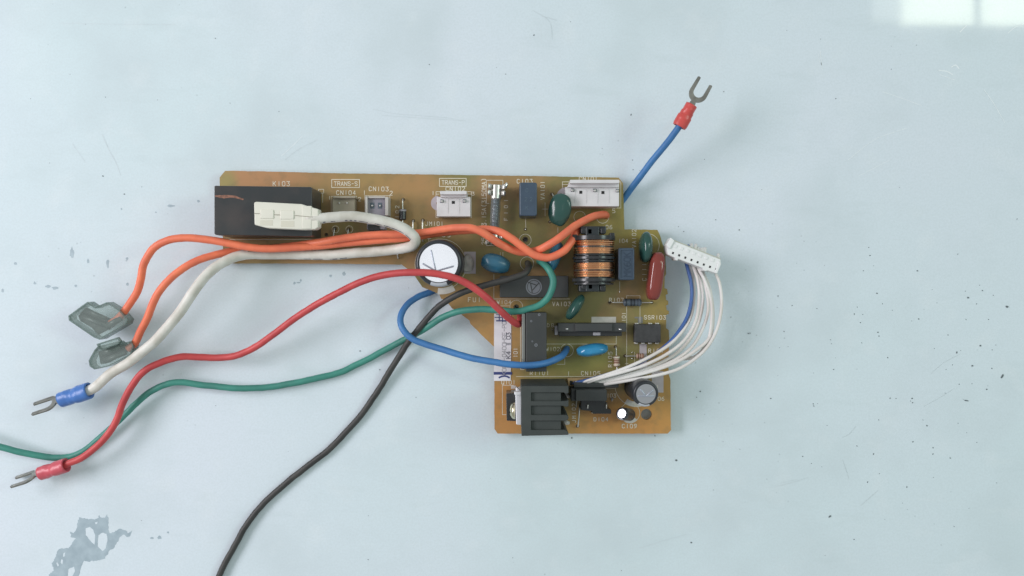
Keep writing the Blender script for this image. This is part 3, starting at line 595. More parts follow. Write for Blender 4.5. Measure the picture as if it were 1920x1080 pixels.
def jumper(a, b, h=7, r=1.4, name='jumper_wire', parent=None):
    A, Bv = P(*a, ZB), P(*b, ZB); bm = bmesh.new()
    tube(bm, catmull([A-Vector((0, 0, 4)), A+Vector((0, 0, h*0.7)), A.lerp(Bv, .1)+Vector((0, 0, h)), A.lerp(Bv, .9)+Vector((0, 0, h)), Bv+Vector((0, 0, h*0.7)), Bv-Vector((0, 0, 4))], 1.5), r, 8)
    return put(name, bm, M_tin, parent or board, smooth=True)
jumper((793, 413), (793, 452)); jumper((1086, 760), (1083, 799), 9); jumper((628, 429), (626, 455)); jumper((654, 430), (652, 458)); jumper((745, 460), (747, 484)); jumper((775, 414), (775, 470))
jumper((1109, 772.5), (1120, 772.5), 8)

# fuse and its clips ------------------------------------------------
fuse = root('glass_fuse', 930, 400, 'slim glass fuse clipped upright above the twisted orange wires', 'fuse', z=ZB)
fa, fb = P(931, 347, ZB+22), P(926, 456, ZB+22)
bm = bmesh.new(); tube(bm, [fa.lerp(fb, t) for t in (0.22, 0.4, 0.6, 0.8)], 9.0, 20); put('glass_tube', bm, M_glass, fuse, smooth=True)
bm = bmesh.new(); tube(bm, [fa.lerp(fb, 0.1+0.8*k/40)+Vector((0.7*math.sin(k*1.9), 0, 0.7*math.cos(k*1.9))) for k in range(41)], 5.6, 12); put('filament', bm, mat('grey_sand_filling', (0.23, 0.26, 0.29), 0.35, metal=0.6, bump=0.8, bscale=1500, var=0.5, vscale=900), fuse, smooth=True)
for t0, t1 in ((0.0, 0.24), (0.78, 1.0)):
    bm = bmesh.new(); tube(bm, [fa.lerp(fb, t) for t in (t0, t0+.01, t1-.01, t1)], 9.6, 20); put('end_cap', bm, M_tin, fuse, smooth=True)
def clip(cx, cy, ang):
    bm = bmesh.new(); c = P(cx, cy, ZB+22); M = Matrix.Rotation(R(-ang), 3, 'Z')
    for s in (-1, 1):
        for off in (-5.5, 5.5):
            path = [c+M@Vector((s*x, off, z)) for x, z in ((2, -20), (9, -16), (12, -6), (11.8, 3), (9.6, 8), (11, 12), (15, 15))]
            tube(bm, catmull(path, 3), 4.6, 8, ell=(1, 0.2))
    bmesh.ops.recalc_face_normals(bm, faces=bm.faces)
    o = put('fuse_clip', bm, M_tin, board, 'springy tinned fuse clip', smooth=True)
    return o
clip(931, 357, 3); clip(927, 449, 3)
for x, y in ((949, 347.5), (945, 363)):
    bm = bmesh.new(); blob(bm, B(x, y, 24), (3, 5.2, 2.2), 12, (0, 25)); put('clip_ear', bm, M_solder, board, smooth=True)

# box capacitors ----------------------------------------------------
o = block('box_capacitor', rrect(990.5, 373.5, 16.5, 31.5, 0, 4), ZB+62, ZB+0.5, M_box, board, 2.4, 'dark blue box capacitor near the top edge', seg=3)
zt = ZB+62.3
for s, y in (('0', 356), ('22', 372), ('K', 389)):
    text(s, (986, y+4) if len(s) == 1 else (984, y+5), (991, y+4) if len(s) == 1 else (998, y+5), 6.5, 0.6, zt, mat('faint_blue_print', (0.10, 0.15, 0.19), 0.4), o)
o = block('box_capacitor', rrect(1174.5, 495, 15, 30, 0, 3), ZB+60, ZB+0.5, M_box, board, 1.2, 'dark blue box capacitor right of the copper choke')
bm = bmesh.new()
for p in (rect(1161.5, 467, 1188.5, 469), rect(1161.5, 520.5, 1188.5, 523), rect(1161, 469, 1163.6, 520.5), rect(1186, 469, 1188.5, 520.5)): prism(bm, p, ZB+61.6, ZB+59)
put('case_rim', bm, M_box, o)
text('MK60K', (1182, 518), (1182, 474), 12, 1.5, ZB+60.4, M_boxin, o, wide=0.55)

# dipped discs -------------------------------------------------------
def disc(c, dz, rad, ang, tilt, m, label, pw=2.2, amp=0.06, ld=(), name='disc_capacitor'):
    bm = bmesh.new(); blob(bm, B(*c, dz), rad, ang, tilt, pw, amp); o = put(name, bm, m, board, label, smooth=True)
    for x, y in ld:
        q = B(x, y, -4); bm = bmesh.new(); cc = B(*c, dz*0.6)
        tube(bm, catmull([q, Vector((q.x, q.y, ZB+3)), cc], 3), 1.3, 8); put('lead', bm, M_tin, o, smooth=True)
    return o
bm = bmesh.new(); blob(bm, B(1050, 393, 38), (20.5, 29, 11), 8, (6, -12), 2.3, 0.08)
for v in bm.verts:   # pulled down into a corner towards its lower lead
    q = B(1030, 416, 10); dd = (v.co-q).length
    if dd < 30: v.co = v.co.lerp(q, 0.35*(1-dd/30))
o = put('varistor', bm, M_disc_g, board, 'large dark green varistor leaning over beside the white five way header', smooth=True)
for x, y in ((1035, 364), (1031, 416)):
    q = B(x, y, -4); bm = bmesh.new(); tube(bm, catmull([q, Vector((q.x, q.y, ZB+4)), B(1048, 394, 26)], 3), 1.5, 8); put('lead', bm, M_tin, o, smooth=True)
disc((1210.5, 464), 30, (12.2, 28.5, 26), 2, (0, 0), M_disc_g, 'tall dark green varistor at the upper right corner', 2.3, 0.05, name='varistor')
disc((1078.5, 576), 30, (10, 26, 24), 34, (0, 0), M_disc_g, 'slanted dark green varistor below the copper choke', 2.3, 0.05, name='varistor')
disc((929, 494), 26, (27, 17, 20), 14, (-8, 0), M_disc_d, 'dusty blue disc capacitor right of the large silver can', 2.2, 0.08, ((908, 492), (945, 497)))
disc((1039, 483), 26, (12, 30, 22), 22, (0, 0), M_disc_d, 'upright blue disc capacitor half hidden under the orange wires', 2.2, 0.05)
disc((1110, 656), 24, (29, 11.5, 22), -7, (0, 0), M_disc_b, 'bright sky blue disc capacitor above the lower connector', 2.3, 0.07, ((1095, 664), (1128, 664)))
disc((1228.5, 518), 34, (14, 44, 22), 7, (0, 0), M_film, 'long red brown film capacitor at the right edge', 3.4, 0.02, name='film_capacitor')

# big electrolytics ---------------------------------------------------
def can(c, r, h, foil_r, label, tilt=(0, 0), stripe=None, grooves=None, zoff=0, mtop=None):
    M = Matrix.Rotation(R(tilt[0]), 3, 'X')@Matrix.Rotation(R(tilt[1]), 3, 'Y')
    base = B(*c)+Vector((0, 0, zoff)); bm = bmesh.new()
    lathe(bm, base, [(0, 1), (r*.97, 1), (r, 3), (r, h*.12), (r*.95, h*.15), (r*.95, h*.18), (r, h*.21), (r, h-7), (r*.985, h-4), (r*.95, h-1.8), (r*.90, h-.4), (foil_r+1.5, h), (foil_r, h-.8), (0, h-1.2)], 64, M)
    o = put('electrolytic_capacitor', bm, M_sleeve, board, label, smooth=True)
    bm = bmesh.new(); lathe(bm, base, [(foil_r, h-.7), (0, h-.7)], 64, M)
    for f in bm.faces:
        if f.normal.dot(M@Vector((0, 0, 1))) < 0: f.normal_flip()
    put('can_top', bm, mtop or M_foil, o)
    if stripe:
        a0, a1 = stripe; bm = bmesh.new(); n = 14
        prof = [(r+.25, h*.22), (r+.25, h-7), (r*.985+.3, h-3.9), (r*.95+.25, h-1.5), (r*.90+.2, h-.1), (foil_r+1.5, h+.2)]
        g = [[bm.verts.new(base+M@Vector((q*math.cos(R(a0+(a1-a0)*k/n)), q*math.sin(R(a0+(a1-a0)*k/n)), z))) for q, z in prof] for k in range(n+1)]
        for a, b in zip(g, g[1:]):
            for i in range(len(prof)-1): bm.faces.new((a[i], b[i], b[i+1], a[i+1]))
        put('polarity_stripe', bm, M_minus, o, smooth=True)
    for a, b in (grooves or ()):
        bm = bmesh.new(); p0 = base+M@Vector((a[0]*foil_r, a[1]*foil_r, h-.75)); p1 = base+M@Vector((b[0]*foil_r, b[1]*foil_r, h-.75))
        tube(bm, [p0.lerp(p1, t) for t in (0, .05, .5, .95, 1)], 1.6, 8, lambda t: 0.5 if t in (0, 1) else 1, (1, .55)); put('vent_score', bm, M_groove, o, smooth=True)
    return o
can((829.5, 495.5), 41.5, 84, 33.8, 'large black electrolytic capacitor with shining silver top', stripe=(-112, -68), grooves=(((-.15, -.38), (-.40, .68)), ((-.13, -.42), (.80, -.16)), ((-.17, -.40), (-.85, -.02))))
can((1193, 724), 23.5, 74, 17.6, 'medium black electrolytic capacitor with grey scored top under the white wires', tilt=(4.5, 5.5), stripe=(-128, -72), grooves=(((0, -.28), (.78, .42)), ((-.85, -.20), (.85, -.24)), ((0, -.28), (-.6, .5))), mtop=mat('dull_can_aluminium', (0.62, 0.63, 0.66), 0.30, metal=1))
can((1180.4, 777), 11.5, 40, 7.8, 'smallest electrolytic capacitor with bright silver top leaning left', tilt=(-12, -29.6), stripe=(-150, -80), zoff=5)
bm = bmesh.new(); blob(bm, B(877, 494, 2), (11, 16, 7), 0, (0, 0), 2.4, 0.25, fr=.3); put('glue_blob', bm, M_glue, board, 'clear glue blob beside the large can', smooth=True)

# black relay with printed emblem -------------------------------------
o = block('flat_relay', (937, 517, 1066, 558), ZB+30, ZB+0.5, M_black, board, 1.4, 'flat black component with a round grey emblem')
ex, ey, zt = 1001, 538, ZB+30.25
bm = bmesh.new(); flat(bm, [circ(ex, ey, 15, 40), circ(ex, ey, 12.8, 40)], zt, 0.15); put('emblem_ring', bm, M_logo, o)
bm = bmesh.new(); flat(bm, [circ(ex, ey, 11.6, 40)], zt, 0.1); em = put('emblem_disc', bm, M_logo, o)
for a, b in (((ex-11, ey-9), (ex+5.5, ey-3)), ((ex+9.5, ey-7.5), (ex-2.5, ey+6)), ((ex-6, ey-6), (ex-3, ey+11.5))):
    bm = bmesh.new(); ribbon(bm, [a, b], 1.7, zt+0.25); put('emblem_stroke', bm, M_black, o)

# common mode choke ---------------------------------------------------
cx0, zc = 1113, ZB+44
choke = block('choke_coil', [(1088, 424), (1137, 424), (1137, 437), (1088, 437)], ZB+62, ZB+20, M_ferr, board, 2, 'black choke coil wound with four bands of bare copper wire')
block('core_end', (1086, 534, 1136, 547), ZB+60, ZB+20, M_ferr, choke, 2)
block('core_arm', rect(1098, 424, 1124, 547), ZB+66, ZB+30, M_ferr, choke, 2)
def ringY(bm, cy, wy, r0, seg=48, prof=None):
    """ring round a horizontal axis running up the photo"""
    c = P(cx0, cy, zc)
    M = Matrix.Rotation(R(90), 3, 'X')
    lathe(bm, c, prof or [(r0*.6, -wy/2), (r0, -wy/2), (r0, wy/2), (r0*.6, wy/2), (r0*.6, -wy/2)], seg, M)
for y, w, r in ((447, 8, 39), (484, 5.2, 38), (490, 3, 36.5), (478, 3, 36.5), (525, 6, 39), (532, 4, 36)):
    bm = bmesh.new(); ringY(bm, y, w, r); put('bobbin_flange', bm, M_blackg, choke, smooth=False, bevel=0.8)
for y in (463.5, 506):
    bm = bmesh.new(); ringY(bm, y, 3.4, 36); put('bobbin_rib', bm, M_blackg, choke)
bm = bmesh.new(); c = P(cx0, 487, zc); lathe(bm, c, [(0, -42), (31, -42), (31, 42), (0, 42)], 32, Matrix.Rotation(R(90), 3, 'X')); put('bobbin_core', bm, M_blackg, choke)
for y0 in (457, 470, 499.5, 513):
    bm = bmesh.new()
    for k in range(6):
        y = y0+(k-2.5)*2.1; r = 35.5+random.uniform(-.5, .4)+(1.2 if k in (1, 3) else 0)
        c = P(cx0, y, zc); tl = random.uniform(-1.2, 1.2); n = 56
        M = Matrix.Rotation(R(90), 3, 'X')@Matrix.Rotation(R(tl), 3, 'Y')
        prof = [(r+0.55*math.cos(2*math.pi*j/8), 1.2*math.sin(2*math.pi*j/8)) for j in range(9)]
        lathe(bm, c, prof, n, M)
    put('copper_winding', bm, M_cu, choke, smooth=True)
for x, y in ((1094, 433), (1106, 434), (1131, 433), (1078, 445), (1148, 442), (1095, 537), (1107, 537), (1130, 540)):
    block('bobbin_tab', rrect(x, y, 4.5, 5.5), ZB+66, ZB+40, M_blackg, choke, 1.2)

# bridge rectifier with plate ---------------------------------------
o = block('bridge_rectifier', (986, 586, 1025, 697), ZB+56, ZB+0.5, M_black, board, 1.4, 'tall black rectifier block right of the paper label')
block('metal_plate', rect(978.5, 588, 985, 692), ZB+52, ZB+0.5, mat('grey_plate', (0.30, 0.31, 0.29), 0.45, metal=.7), o, 0.8)
for x, y, s in ((996, 602, 2), (1011, 590, 2.4), (1005, 647, 3), (998, 640, 1.6)):
    bm = bmesh.new(); flat(bm, [circ(x, y, s, 10), circ(x, y, s*.55, 10)], ZB+56.1, 0.15); put('moulding_mark', bm, M_logo, o)

# slim black switch --------------------------------------------------
o = block('photo_coupler', (1046, 606, 1174, 622), ZB+34, ZB+0.5, M_black, board, 1.0, 'long slim black component with stepped ends')
block('body_step', rect(1048, 621, 1166, 630), ZB+24, ZB+0.5, M_blackg, o, 1.0); block('raised_body', rect(1079, 606.5, 1148, 621), ZB+38, ZB+0.5, M_black, o, 1.0)
block('end_tab', rect(1040, 611, 1047, 628), ZB+20, ZB+0.5, M_greyc, o, .8)
for x, y in ((1063, 617), (1163, 617.5)):
    bm = bmesh.new(); blob(bm, B(x, y, 34), (2.6, 1.6, 1.5)); put('solder_dot', bm, M_solder, o, smooth=True)
block('clear_window', rect(1112, 623, 1126, 629), ZB+25, ZB+20, M_greyc, o, .8)

# seven pin chip -------------------------------------------------------
o = block('chip', (1189.5, 608, 1239, 642.5), ZB+22, ZB+5, mat('chip_epoxy', (0.050, 0.050, 0.052), 0.5, var=0.3, vscale=500, bump=0.3, bscale=2500), board, 1.6, 'black seven pin chip left of the thin wire bundle')
for x, y in ((1194, 607), (1219.5, 607), (1232.5, 607), (1193, 643.5), (1206, 643.5), (1219, 643.5), (1232, 643.5)):
    s = 1 if y > 620 else -1
    block('pin', rect(x-3.2, y-1.6, x+3.2, y+1.6), ZB+13, ZB-2, M_tin, o, .5)

# heatsink --------------------------------------------------------------
hz = ZB+122
hs = [(977, 724), (1066, 723.5), (1066, 737), (1060, 739), (1058, 736), (996, 736), (996, 752), (1062, 752), (1066, 750), (1066, 762), (1060, 763), (1056, 761), (996, 761), (996, 778), (1062, 778), (1066, 781), (1066, 786), (1060, 789), (996, 789), (996, 806), (1060, 806), (1066, 812), (1066, 815.5), (978, 817.5)]
heat = block('heatsink', hs, hz, ZB+1, M_heat, board, 0.9, 'tall black finned aluminium heatsink at the bottom edge')
block('back_web', rect(995.5, 728, 1052, 812), hz-5, ZB+2, M_heat, heat, 1.5)
tr = block('transistor', [(949, 738), (969, 737), (969, 790), (950, 789)], ZB+60, ZB+4, M_blackg, board, 1.5, 'black power transistor screwed to the heatsink')
block('mounting_tab', [(966.5, 739), (977.4, 736), (977.4, 797), (968, 796), (967, 770)], hz-14, ZB+8, M_alu, tr, 1.0)
block('clamp_lip', [(964, 735), (977, 734), (977, 741), (965, 741)], hz-8, hz-24, M_alu, tr, 1.0); block('bent_foot', [(968, 726), (975, 731), (977, 737), (968, 737)], hz-30, hz-45, M_alu, tr, .8)
bm = bmesh.new(); MS = Matrix.Rotation(R(-90), 3, 'Y'); c = P(966, 770, ZB+74)
lathe(bm, c, [(0, 0), (14.5, 0), (15, 2), (13, 6), (8, 9), (0, 10)], 32, MS); sw = put('screw', bm, mat('yellow_zinc', (0.62, 0.58, 0.42), 0.22, metal=1, bump=0.2, bscale=300), tr, smooth=True)
for rot in (0, 90):
    bm = bmesh.new(); q = c+Vector((-9.4, 0, 0)); d = Vector((0, math.cos(R(rot+20)), math.sin(R(rot+20))))
    tube(bm, [q-d*7, q+d*7], 1.4, 8); put('painted_screw_slot', bm, M_hole_shade, sw)
# lower connector under the wire bundle
o = block('wire_header', (1064.5, 708.5, 1165, 724), ZB+14, ZB+0.5, M_tan, board, 1.0, 'tan wire header where the thin wires end')
block('header_shroud', rect(1076, 717, 1160, 727), ZB+26, ZB+0.5, M_black, o, 1.0); block('painted_slot', rect(1068.5, 714, 1073.5, 722), ZB+14.4, ZB+10, M_hole_shade, o, 0)
for k in range(8): block('crimp', rect(1079+k*9.5, 714, 1084+k*9.5, 719), ZB+20, ZB+8, M_tin, o, .5)
# block under it
o = block('regulator', (1079, 731, 1138, 752), ZB+52, ZB+2, M_black, board, 1.6, 'black regulator block below the tan header')
block('lower_body', [(1089, 750), (1136, 750), (1136, 766), (1146, 768), (1146, 776), (1112, 776), (1110, 771), (1089, 769)], ZB+26, ZB+1, M_blackg, o, 1.4); block('side_body', rect(1071, 730, 1081, 752), ZB+44, ZB+2, M_black, o, 1)
for x in (1102, 1137):
    bm = bmesh.new(); tube(bm, [B(x, 755, 24), B(x, 761, 29), B(x, 769, 22)], 1.4, 8); put('lead', bm, M_tin, o, smooth=True)
bm = bmesh.new(); tube(bm, catmull([B(1080, 764, 8), B(1082, 750, 24), B(1090, 747, 40)], 2), 1.6, 8); put('lead', bm, M_dull, o, smooth=True)
for x, y, r in ((1063, 742, 4), (1062, 792, 4.5), (1128, 771, 4), (1148, 748, 2)):
    bm = bmesh.new(); blob(bm, B(x, y, 4), (r*1.6, r, 4), 20, (0, 0), 2, .25, 16, 8, .4); put('glue_blob', bm, M_glue, board, smooth=True)
for x, y in ((985, 430), (925.5, 453), (1162, 547), (1035, 619-1), (1147, 751), (1185, 666-5), (1185, 672)):
    bm = bmesh.new(); blob(bm, B(x, y, .5), (1.8, 1.8, 2.2), 0, (0, 0), 2, .1, 12, 6); put('solder_dot', bm, M_solder, board, smooth=True)

# ---------------------------------------------------------------- loose wires
def insul(rt, pts, r, m, step=4, seg=16, wob=0.0, name='insulation'):
    bm = bmesh.new(); path = wirepath(pts, step)
    if wob:
        path = [p+Vector((noise.noise(p*0.02), noise.noise(p*0.02+Vector((9, 0, 0))), 0))*wob+Vector((noise.noise(p*0.07), noise.noise(p*0.07+Vector((9, 0, 0))), 0))*wob*.35 for p in path]
    fr = tube(bm, path, r, seg, lambda t: 1+0.035*noise.noise(Vector((t*len(path)*0.45, r, 3)))+0.02*noise.noise(Vector((t*len(path)*1.3, r, 8)))); put(name, bm, m, rt, smooth=True); return fr
def prints(rt, fr, i0, i1, r, ang, m, dens=0.6, name='printed_marking'):
    bm = bmesh.new(); i = i0
    while i < i1-3:
        n = random.randint(1, 3)
        if random.random() < dens:
            for j in range(i, min(i+n, i1-1)):
                w = random.uniform(3, 9); a0, a1 = R(ang-w), R(ang+w); q = []
                for (p, s, u, t), aa in ((fr[j], a0), (fr[j+1], a0), (fr[j+1], a1), (fr[j], a1)): q.append(bm.verts.new(p+(s*math.cos(aa)+u*math.sin(aa))*(r+0.12)))
                bm.faces.new(q)
        i += n+random.randint(0, 1)
    put(name, bm, m, rt)

def fork(rt, c, d, zt, sleeve_r, sleeve_len, m_sl, fl, fw, dz=(0, 0), dir_z=0, flip=1):
    """c = centre of the sleeve, d = direction (photo units) towards the prongs; dir_z tilts it"""
    cc = P(*c, zt); dv = Vector((d[0], -d[1], 0)).normalized(); dv = (dv+Vector((0, 0, dir_z))).normalized()
    sd = Vector((-dv.y, dv.x, 0)).normalized(); up = dv.cross(sd); up = up if up.z > 0 else -up
    roll = dz[0]; sd2 = (sd*math.cos(R(roll))+up*math.sin(R(roll))).normalized(); up2 = dv.cross(sd2)
    if up2.z < 0: up2 = -up2
    bm = bmesh.new(); n = 24; L = sleeve_len; path = [cc+dv*(L*(k/n-0.5)) for k in range(n+1)]
    seg = 24; rings = []
    for k, p in enumerate(path):
        t = k/n
        flatn = 0.80+0.16*min(1, abs(t-0.55)*5) if .3 < t < .8 else 0.92
        ww = 0.98 if t < .08 else 1.05 if t < .5 else (0.93 if t < .68 else 0.84)
        rings.append([bm.verts.new(p+sd2*(sleeve_r*ww*math.cos(2*math.pi*j/seg))+up2*(sleeve_r*flatn*math.sin(2*math.pi*j/seg))) for j in range(seg)])
    # hollow mouth at the wire end
    inner = [[bm.verts.new(path[i]+sd2*(sleeve_r*.80*math.cos(2*math.pi*j/seg))+up2*(sleeve_r*.75*math.sin(2*math.pi*j/seg))) for j in range(seg)] for i in (0, 5)]
    for a, b in zip(rings, rings[1:]):
        for j in range(seg): bm.faces.new((a[j], a[(j+1) % seg], b[(j+1) % seg], b[j]))
    for a, b in ((inner[1], inner[0]), (inner[0], rings[0])):
        for j in range(seg): bm.faces.new((a[j], a[(j+1) % seg], b[(j+1) % seg], b[j]))
    bm.faces.new(inner[1]); bm.faces.new(rings[-1]); bmesh.ops.recalc_face_normals(bm, faces=bm.faces)
    put('crimp_sleeve', bm, m_sl, rt, smooth=True)
    # neck and prongs, a flat stamped plate
    o0 = cc+dv*(L*0.5-2)
    def loc(x, y, z): return o0+dv*x+sd2*(y*flip)+up2*z
    bm = bmesh.new(); wn = sleeve_r*.42; nk = fl*0.16; pw = fw*0.215
    out = [(0, wn), (nk*.8, wn)]; cx_ = nk+fw*.5; ro = fw*.5; ri = ro-pw
    for k in range(9):
        a = R(180-15-k*(75/8)); out.append((cx_+ro*math.cos(a), ro*math.sin(a)))
    out += [(fl*.97, ro*.94), (fl, ro-pw*.35), (fl*.985, ri+.3)]
    for k in range(13):
        a = R(90+k*15); out.append((cx_+pw*.3+ri*math.cos(a), ri*math.sin(a)))
    out += [(fl*.985*.93, -ri-.3), (fl*.94, -ro+pw*.35), (fl*.91, -ro*.94)]
    for k in range(9):
        a = R(-90-k*(75/8)); out.append((cx_+ro*math.cos(a), ro*math.sin(a)))
    out += [(nk*.8, -wn), (0, -wn)]
    tr_ = tessellate_polygon([[Vector((x, y, 0)) for x, y in out]])
    th = 1.8
    tp = [bm.verts.new(loc(x, y, th)) for x, y in out]; bt = [bm.verts.new(loc(x, y, -th)) for x, y in out]
    for t in tr_:
        try: bm.faces.new([tp[i] for i in t]); bm.faces.new([bt[i] for i in t[::-1]])
        except ValueError: pass
    for i in range(len(out)):
        j = (i+1) % len(out); bm.faces.new((bt[i], bt[j], tp[j], tp[i]))
    bmesh.ops.recalc_face_normals(bm, faces=bm.faces)
    put('fork_terminal', bm, M_dull, rt, bevel=0.5)
    bm = bmesh.new(); tube(bm, [loc(-3, 0, 0), loc(1.5, 0, 0), loc(4, 0, .5)], sleeve_r*.62, 16, lambda t: 1 if t < .9 else .7, (1, .6)); put('crimp_barrel', bm, M_tin, rt, smooth=True)
    return cc-dv*(L*0.5-4)

# green (lowest), black, blue, red, oranges, white
g = root('green_wire', 500, 726, 'long green wire winding off the left edge of the picture', 'wire')
insul(g, [(1011, 490, 20), (1019, 494, 60), (1029, 506, 76), (1037, 525, 78), (1032, 550, 76), (1015, 570, 74), (985, 581, 72), (965, 584, 70), (930, 581, 66), (895, 580, 60), (860, 584, 52), (830, 596, 42), (790, 620, 26), (740, 646, 12), (690, 673, 8), (645, 695, 8), (600, 708, 12), (550, 718, 14), (500, 726, 14), (440, 727, 20), (390, 723, 20), (340, 717, 22), (310, 722, 24), (280, 737, 22), (250, 762, 18), (220, 792, 15), (194, 815, 13), (165, 840, 12), (140, 853, 12), (100, 858, 14), (54, 851, 20), (0, 838, 26), (-60, 818, 28), (-160, 800, 20)], 6.0, M_green, wob=1.5)
k_ = root('black_wire', 560, 885, 'black wire running down and off the bottom edge', 'wire')
insul(k_, [(989, 493, 18), (992, 500, 60), (985, 511, 74), (962, 521, 78), (935, 529, 76), (900, 538, 70), (870, 548, 62), (845, 560, 52), (820, 578, 42), (800, 599, 36), (775, 629, 30), (755, 657, 22), (735, 690, 14), (712, 727, 9), (685, 768, 7), (655, 803, 6.3), (620, 840, 6.3), (580, 872, 6.3), (545, 899, 6.5), (505, 934, 7), (470, 972, 8), (445, 1014, 8), (425, 1050, 8), (408, 1088, 8), (395, 1140, 8)], 5.8, M_blackw, wob=1.5)
b_ = root('blue_wire', 900, 600, 'blue wire looping left of the board with a red fork terminal at upper right', 'wire')
end = fork(b_, (1285, 217), (31, -55), 84, 12.6, 44, M_sl_red, 51, 33, dz=(0, 0), dir_z=0.12)
ez = end.z; k = (H-ez)/H; epx, epy = end.x/k+960, 540-end.y/k
insul(b_, [(1063, 653, 18), (1060, 660, 40), (1050, 670, 62), (1025, 681, 80), (995, 685, 90), (955, 683, 90), (920, 678, 84), (880, 670, 74), (835, 657, 62), (800, 646, 54), (772, 634, 50), (755, 616, 46), (751, 596, 38), (762, 573, 28), (785, 556, 16), (812, 545, 7.5), (840, 530, 6.2), (900, 505, 6.0), (1000, 465, 6.0), (1100, 420, 6.2), (1160, 383, 8), (1185, 352, 18), (1215, 312, 40), (1245, 275, 60), (epx-9, epy+13, ez-4), (epx, epy, ez), (epx+10, epy-18, ez+2)], 6.0, M_bluew, wob=0.8)
r_ = root('red_wire', 560, 592, 'red wire curving across the large silver can down to a crimson fork terminal', 'wire')
end = fork(r_, (100, 880), (-52, 17), 30, 14.0, 54, M_sl_pink, 60, 36, dz=(64, 0), dir_z=-0.10, flip=-1)
ez = end.z; k = (H-ez)/H; epx, epy = end.x/k+960, 540-end.y/k
insul(r_, [(975, 585, 20), (976, 596, 42), (972, 608, 60), (955, 597, 82), (935, 579, 96), (910, 556, 104), (880, 534, 110), (850, 520, 113), (815, 513, 114), (780, 511, 112), (740, 513, 104), (700, 521, 94), (650, 541, 82), (600, 567, 70), (560, 592, 60), (515, 625, 48), (480, 650, 40), (445, 666, 34), (410, 671, 30), (375, 670, 32), (340, 669, 38), (300, 680, 46), (268, 697, 50), (245, 727, 46), (230, 757, 42), (218, 790, 38), (200, 817, 36), (175, 842, 36), (150, 860, 35), (epx+8, epy-5, ez+1), (epx, epy, ez), (epx-14, epy+4, ez-1)], 6.3, M_red, wob=1.0)

oa = root('orange_wire', 340, 450, 'upper orange wire arching left to the larger clear terminal cover', 'wire', 'orange wires')
insul(oa, [(1085, 418, 16), (1085, 421, 46), (1081, 434, 72), (1072, 452, 84), (1058, 470, 90), (1042, 479, 92), (1025, 483, 92), (1003, 478, 93), (980, 464, 94), (958, 447, 94), (938, 435, 92), (915, 430, 84), (885, 431, 76), (855, 433, 74), (820, 437, 72), (785, 442, 72), (750, 446, 72), (700, 451, 68), (650, 456, 62), (600, 461, 60), (560, 464, 64), (515, 466, 70), (470, 464, 74), (430, 457, 76), (390, 450, 76), (350, 446, 76), (315, 450, 74), (288, 466, 70), (270, 494, 66), (263, 525, 60), (257, 548, 54), (240, 575, 48), (222, 596, 44), (208, 606, 42)], 6.9, M_orange, wob=1.2)
ob = root('orange_wire', 330, 510, 'lower orange wire passing beneath the other to the smaller cloudy terminal cover', 'wire', 'orange wires')
insul(ob, [(1137, 405, 16), (1133, 402, 38), (1118, 405, 56), (1098, 413, 72), (1078, 424, 86), (1060, 437, 98), (1040, 452, 100), (1018, 465, 92), (1000, 471, 76), (983, 473, 74), (965, 470, 78), (945, 462, 86), (925, 450, 96), (905, 436, 102), (885, 428, 100), (860, 427, 94), (825, 431, 86), (790, 436, 82), (755, 438, 82), (710, 440, 80), (665, 444, 76), (625, 450, 72), (590, 456, 62), (555, 461, 50), (515, 465, 44), (470, 467, 42), (435, 471, 46), (400, 479, 56), (365, 491, 64), (332, 511, 68), (305, 537, 68), (288, 565, 64), (277, 595, 58), (264, 622, 50), (252, 645, 44), (240, 655, 42)], 6.9, M_orange, wob=1.2)
def inset(pts, d):
    n = len(pts); out = []; ar = sum(pts[i][0]*pts[(i+1) % n][1]-pts[(i+1) % n][0]*pts[i][1] for i in range(n)); sg = 1 if ar > 0 else -1
    for i in range(n):
        a, b, c = Vector(pts[i-1]), Vector(pts[i]), Vector(pts[(i+1) % n]); e1 = (b-a).normalized(); e2 = (c-b).normalized()
        nn = (Vector((-e1.y, e1.x))+Vector((-e2.y, e2.x))); nn = nn.normalized()/max(.6, nn.length/2)
        q = b+nn*d*sg; out.append((q.x, q.y))
    return out
def cover(rt, pts, zt, zb, lbl, wall=2.0):
    """open-ended moulded shell: rim walls all round, thin top and bottom skins"""
    ins = inset(pts, wall); bm = bmesh.new()
    flat(bm, [pts, ins], zb, zt-zb, zt); o = put('terminal_cover', bm, M_rim, rt, lbl, bevel=0.0)
    bm = bmesh.new(); flat(bm, [ins], zt-3, 1.2, zt); put('cover_skin', bm, M_cover, o)
    bm = bmesh.new(); flat(bm, [ins], zb+1, 1.2, zt); put('cover_skin', bm, M_cover, o)
    return o
M_rim = see_through('cloudy_vinyl_edge', (0.78, 0.84, 0.81), 0.55, (0.20, 0.26, 0.24), 0.12)
M_spade = mat('grey_spade', (0.12, 0.13, 0.12), 0.35, metal=.3, var=.4, vscale=300, bump=.4)
cv = cover(oa, [(128, 592), (163.5, 566), (178, 576), (200, 566.5), (223, 580.5), (239.5, 599), (236, 608), (187, 637), (176, 633), (129, 601)], 60, 32, 'clear grey flag terminal cover')
sp = block('spade_terminal', [(146, 592), (161, 576), (186, 589), (214, 600), (222, 592), (228, 597), (214, 612), (184, 628), (171, 614), (150, 602)], 44, 40, M_spade, oa, 1.0)
for a, b, rr in (((152, 592), (208, 614), 5), ((166, 583), (200, 598), 4), ((200, 612), (228, 596), 5.5)):
    bm = bmesh.new(); tube(bm, [P(*a, 47), P((a[0]+b[0])/2, (a[1]+b[1])/2, 48), P(*b, 47)], rr, 12); put('crimp_barrel', bm, M_spade, sp, smooth=True)
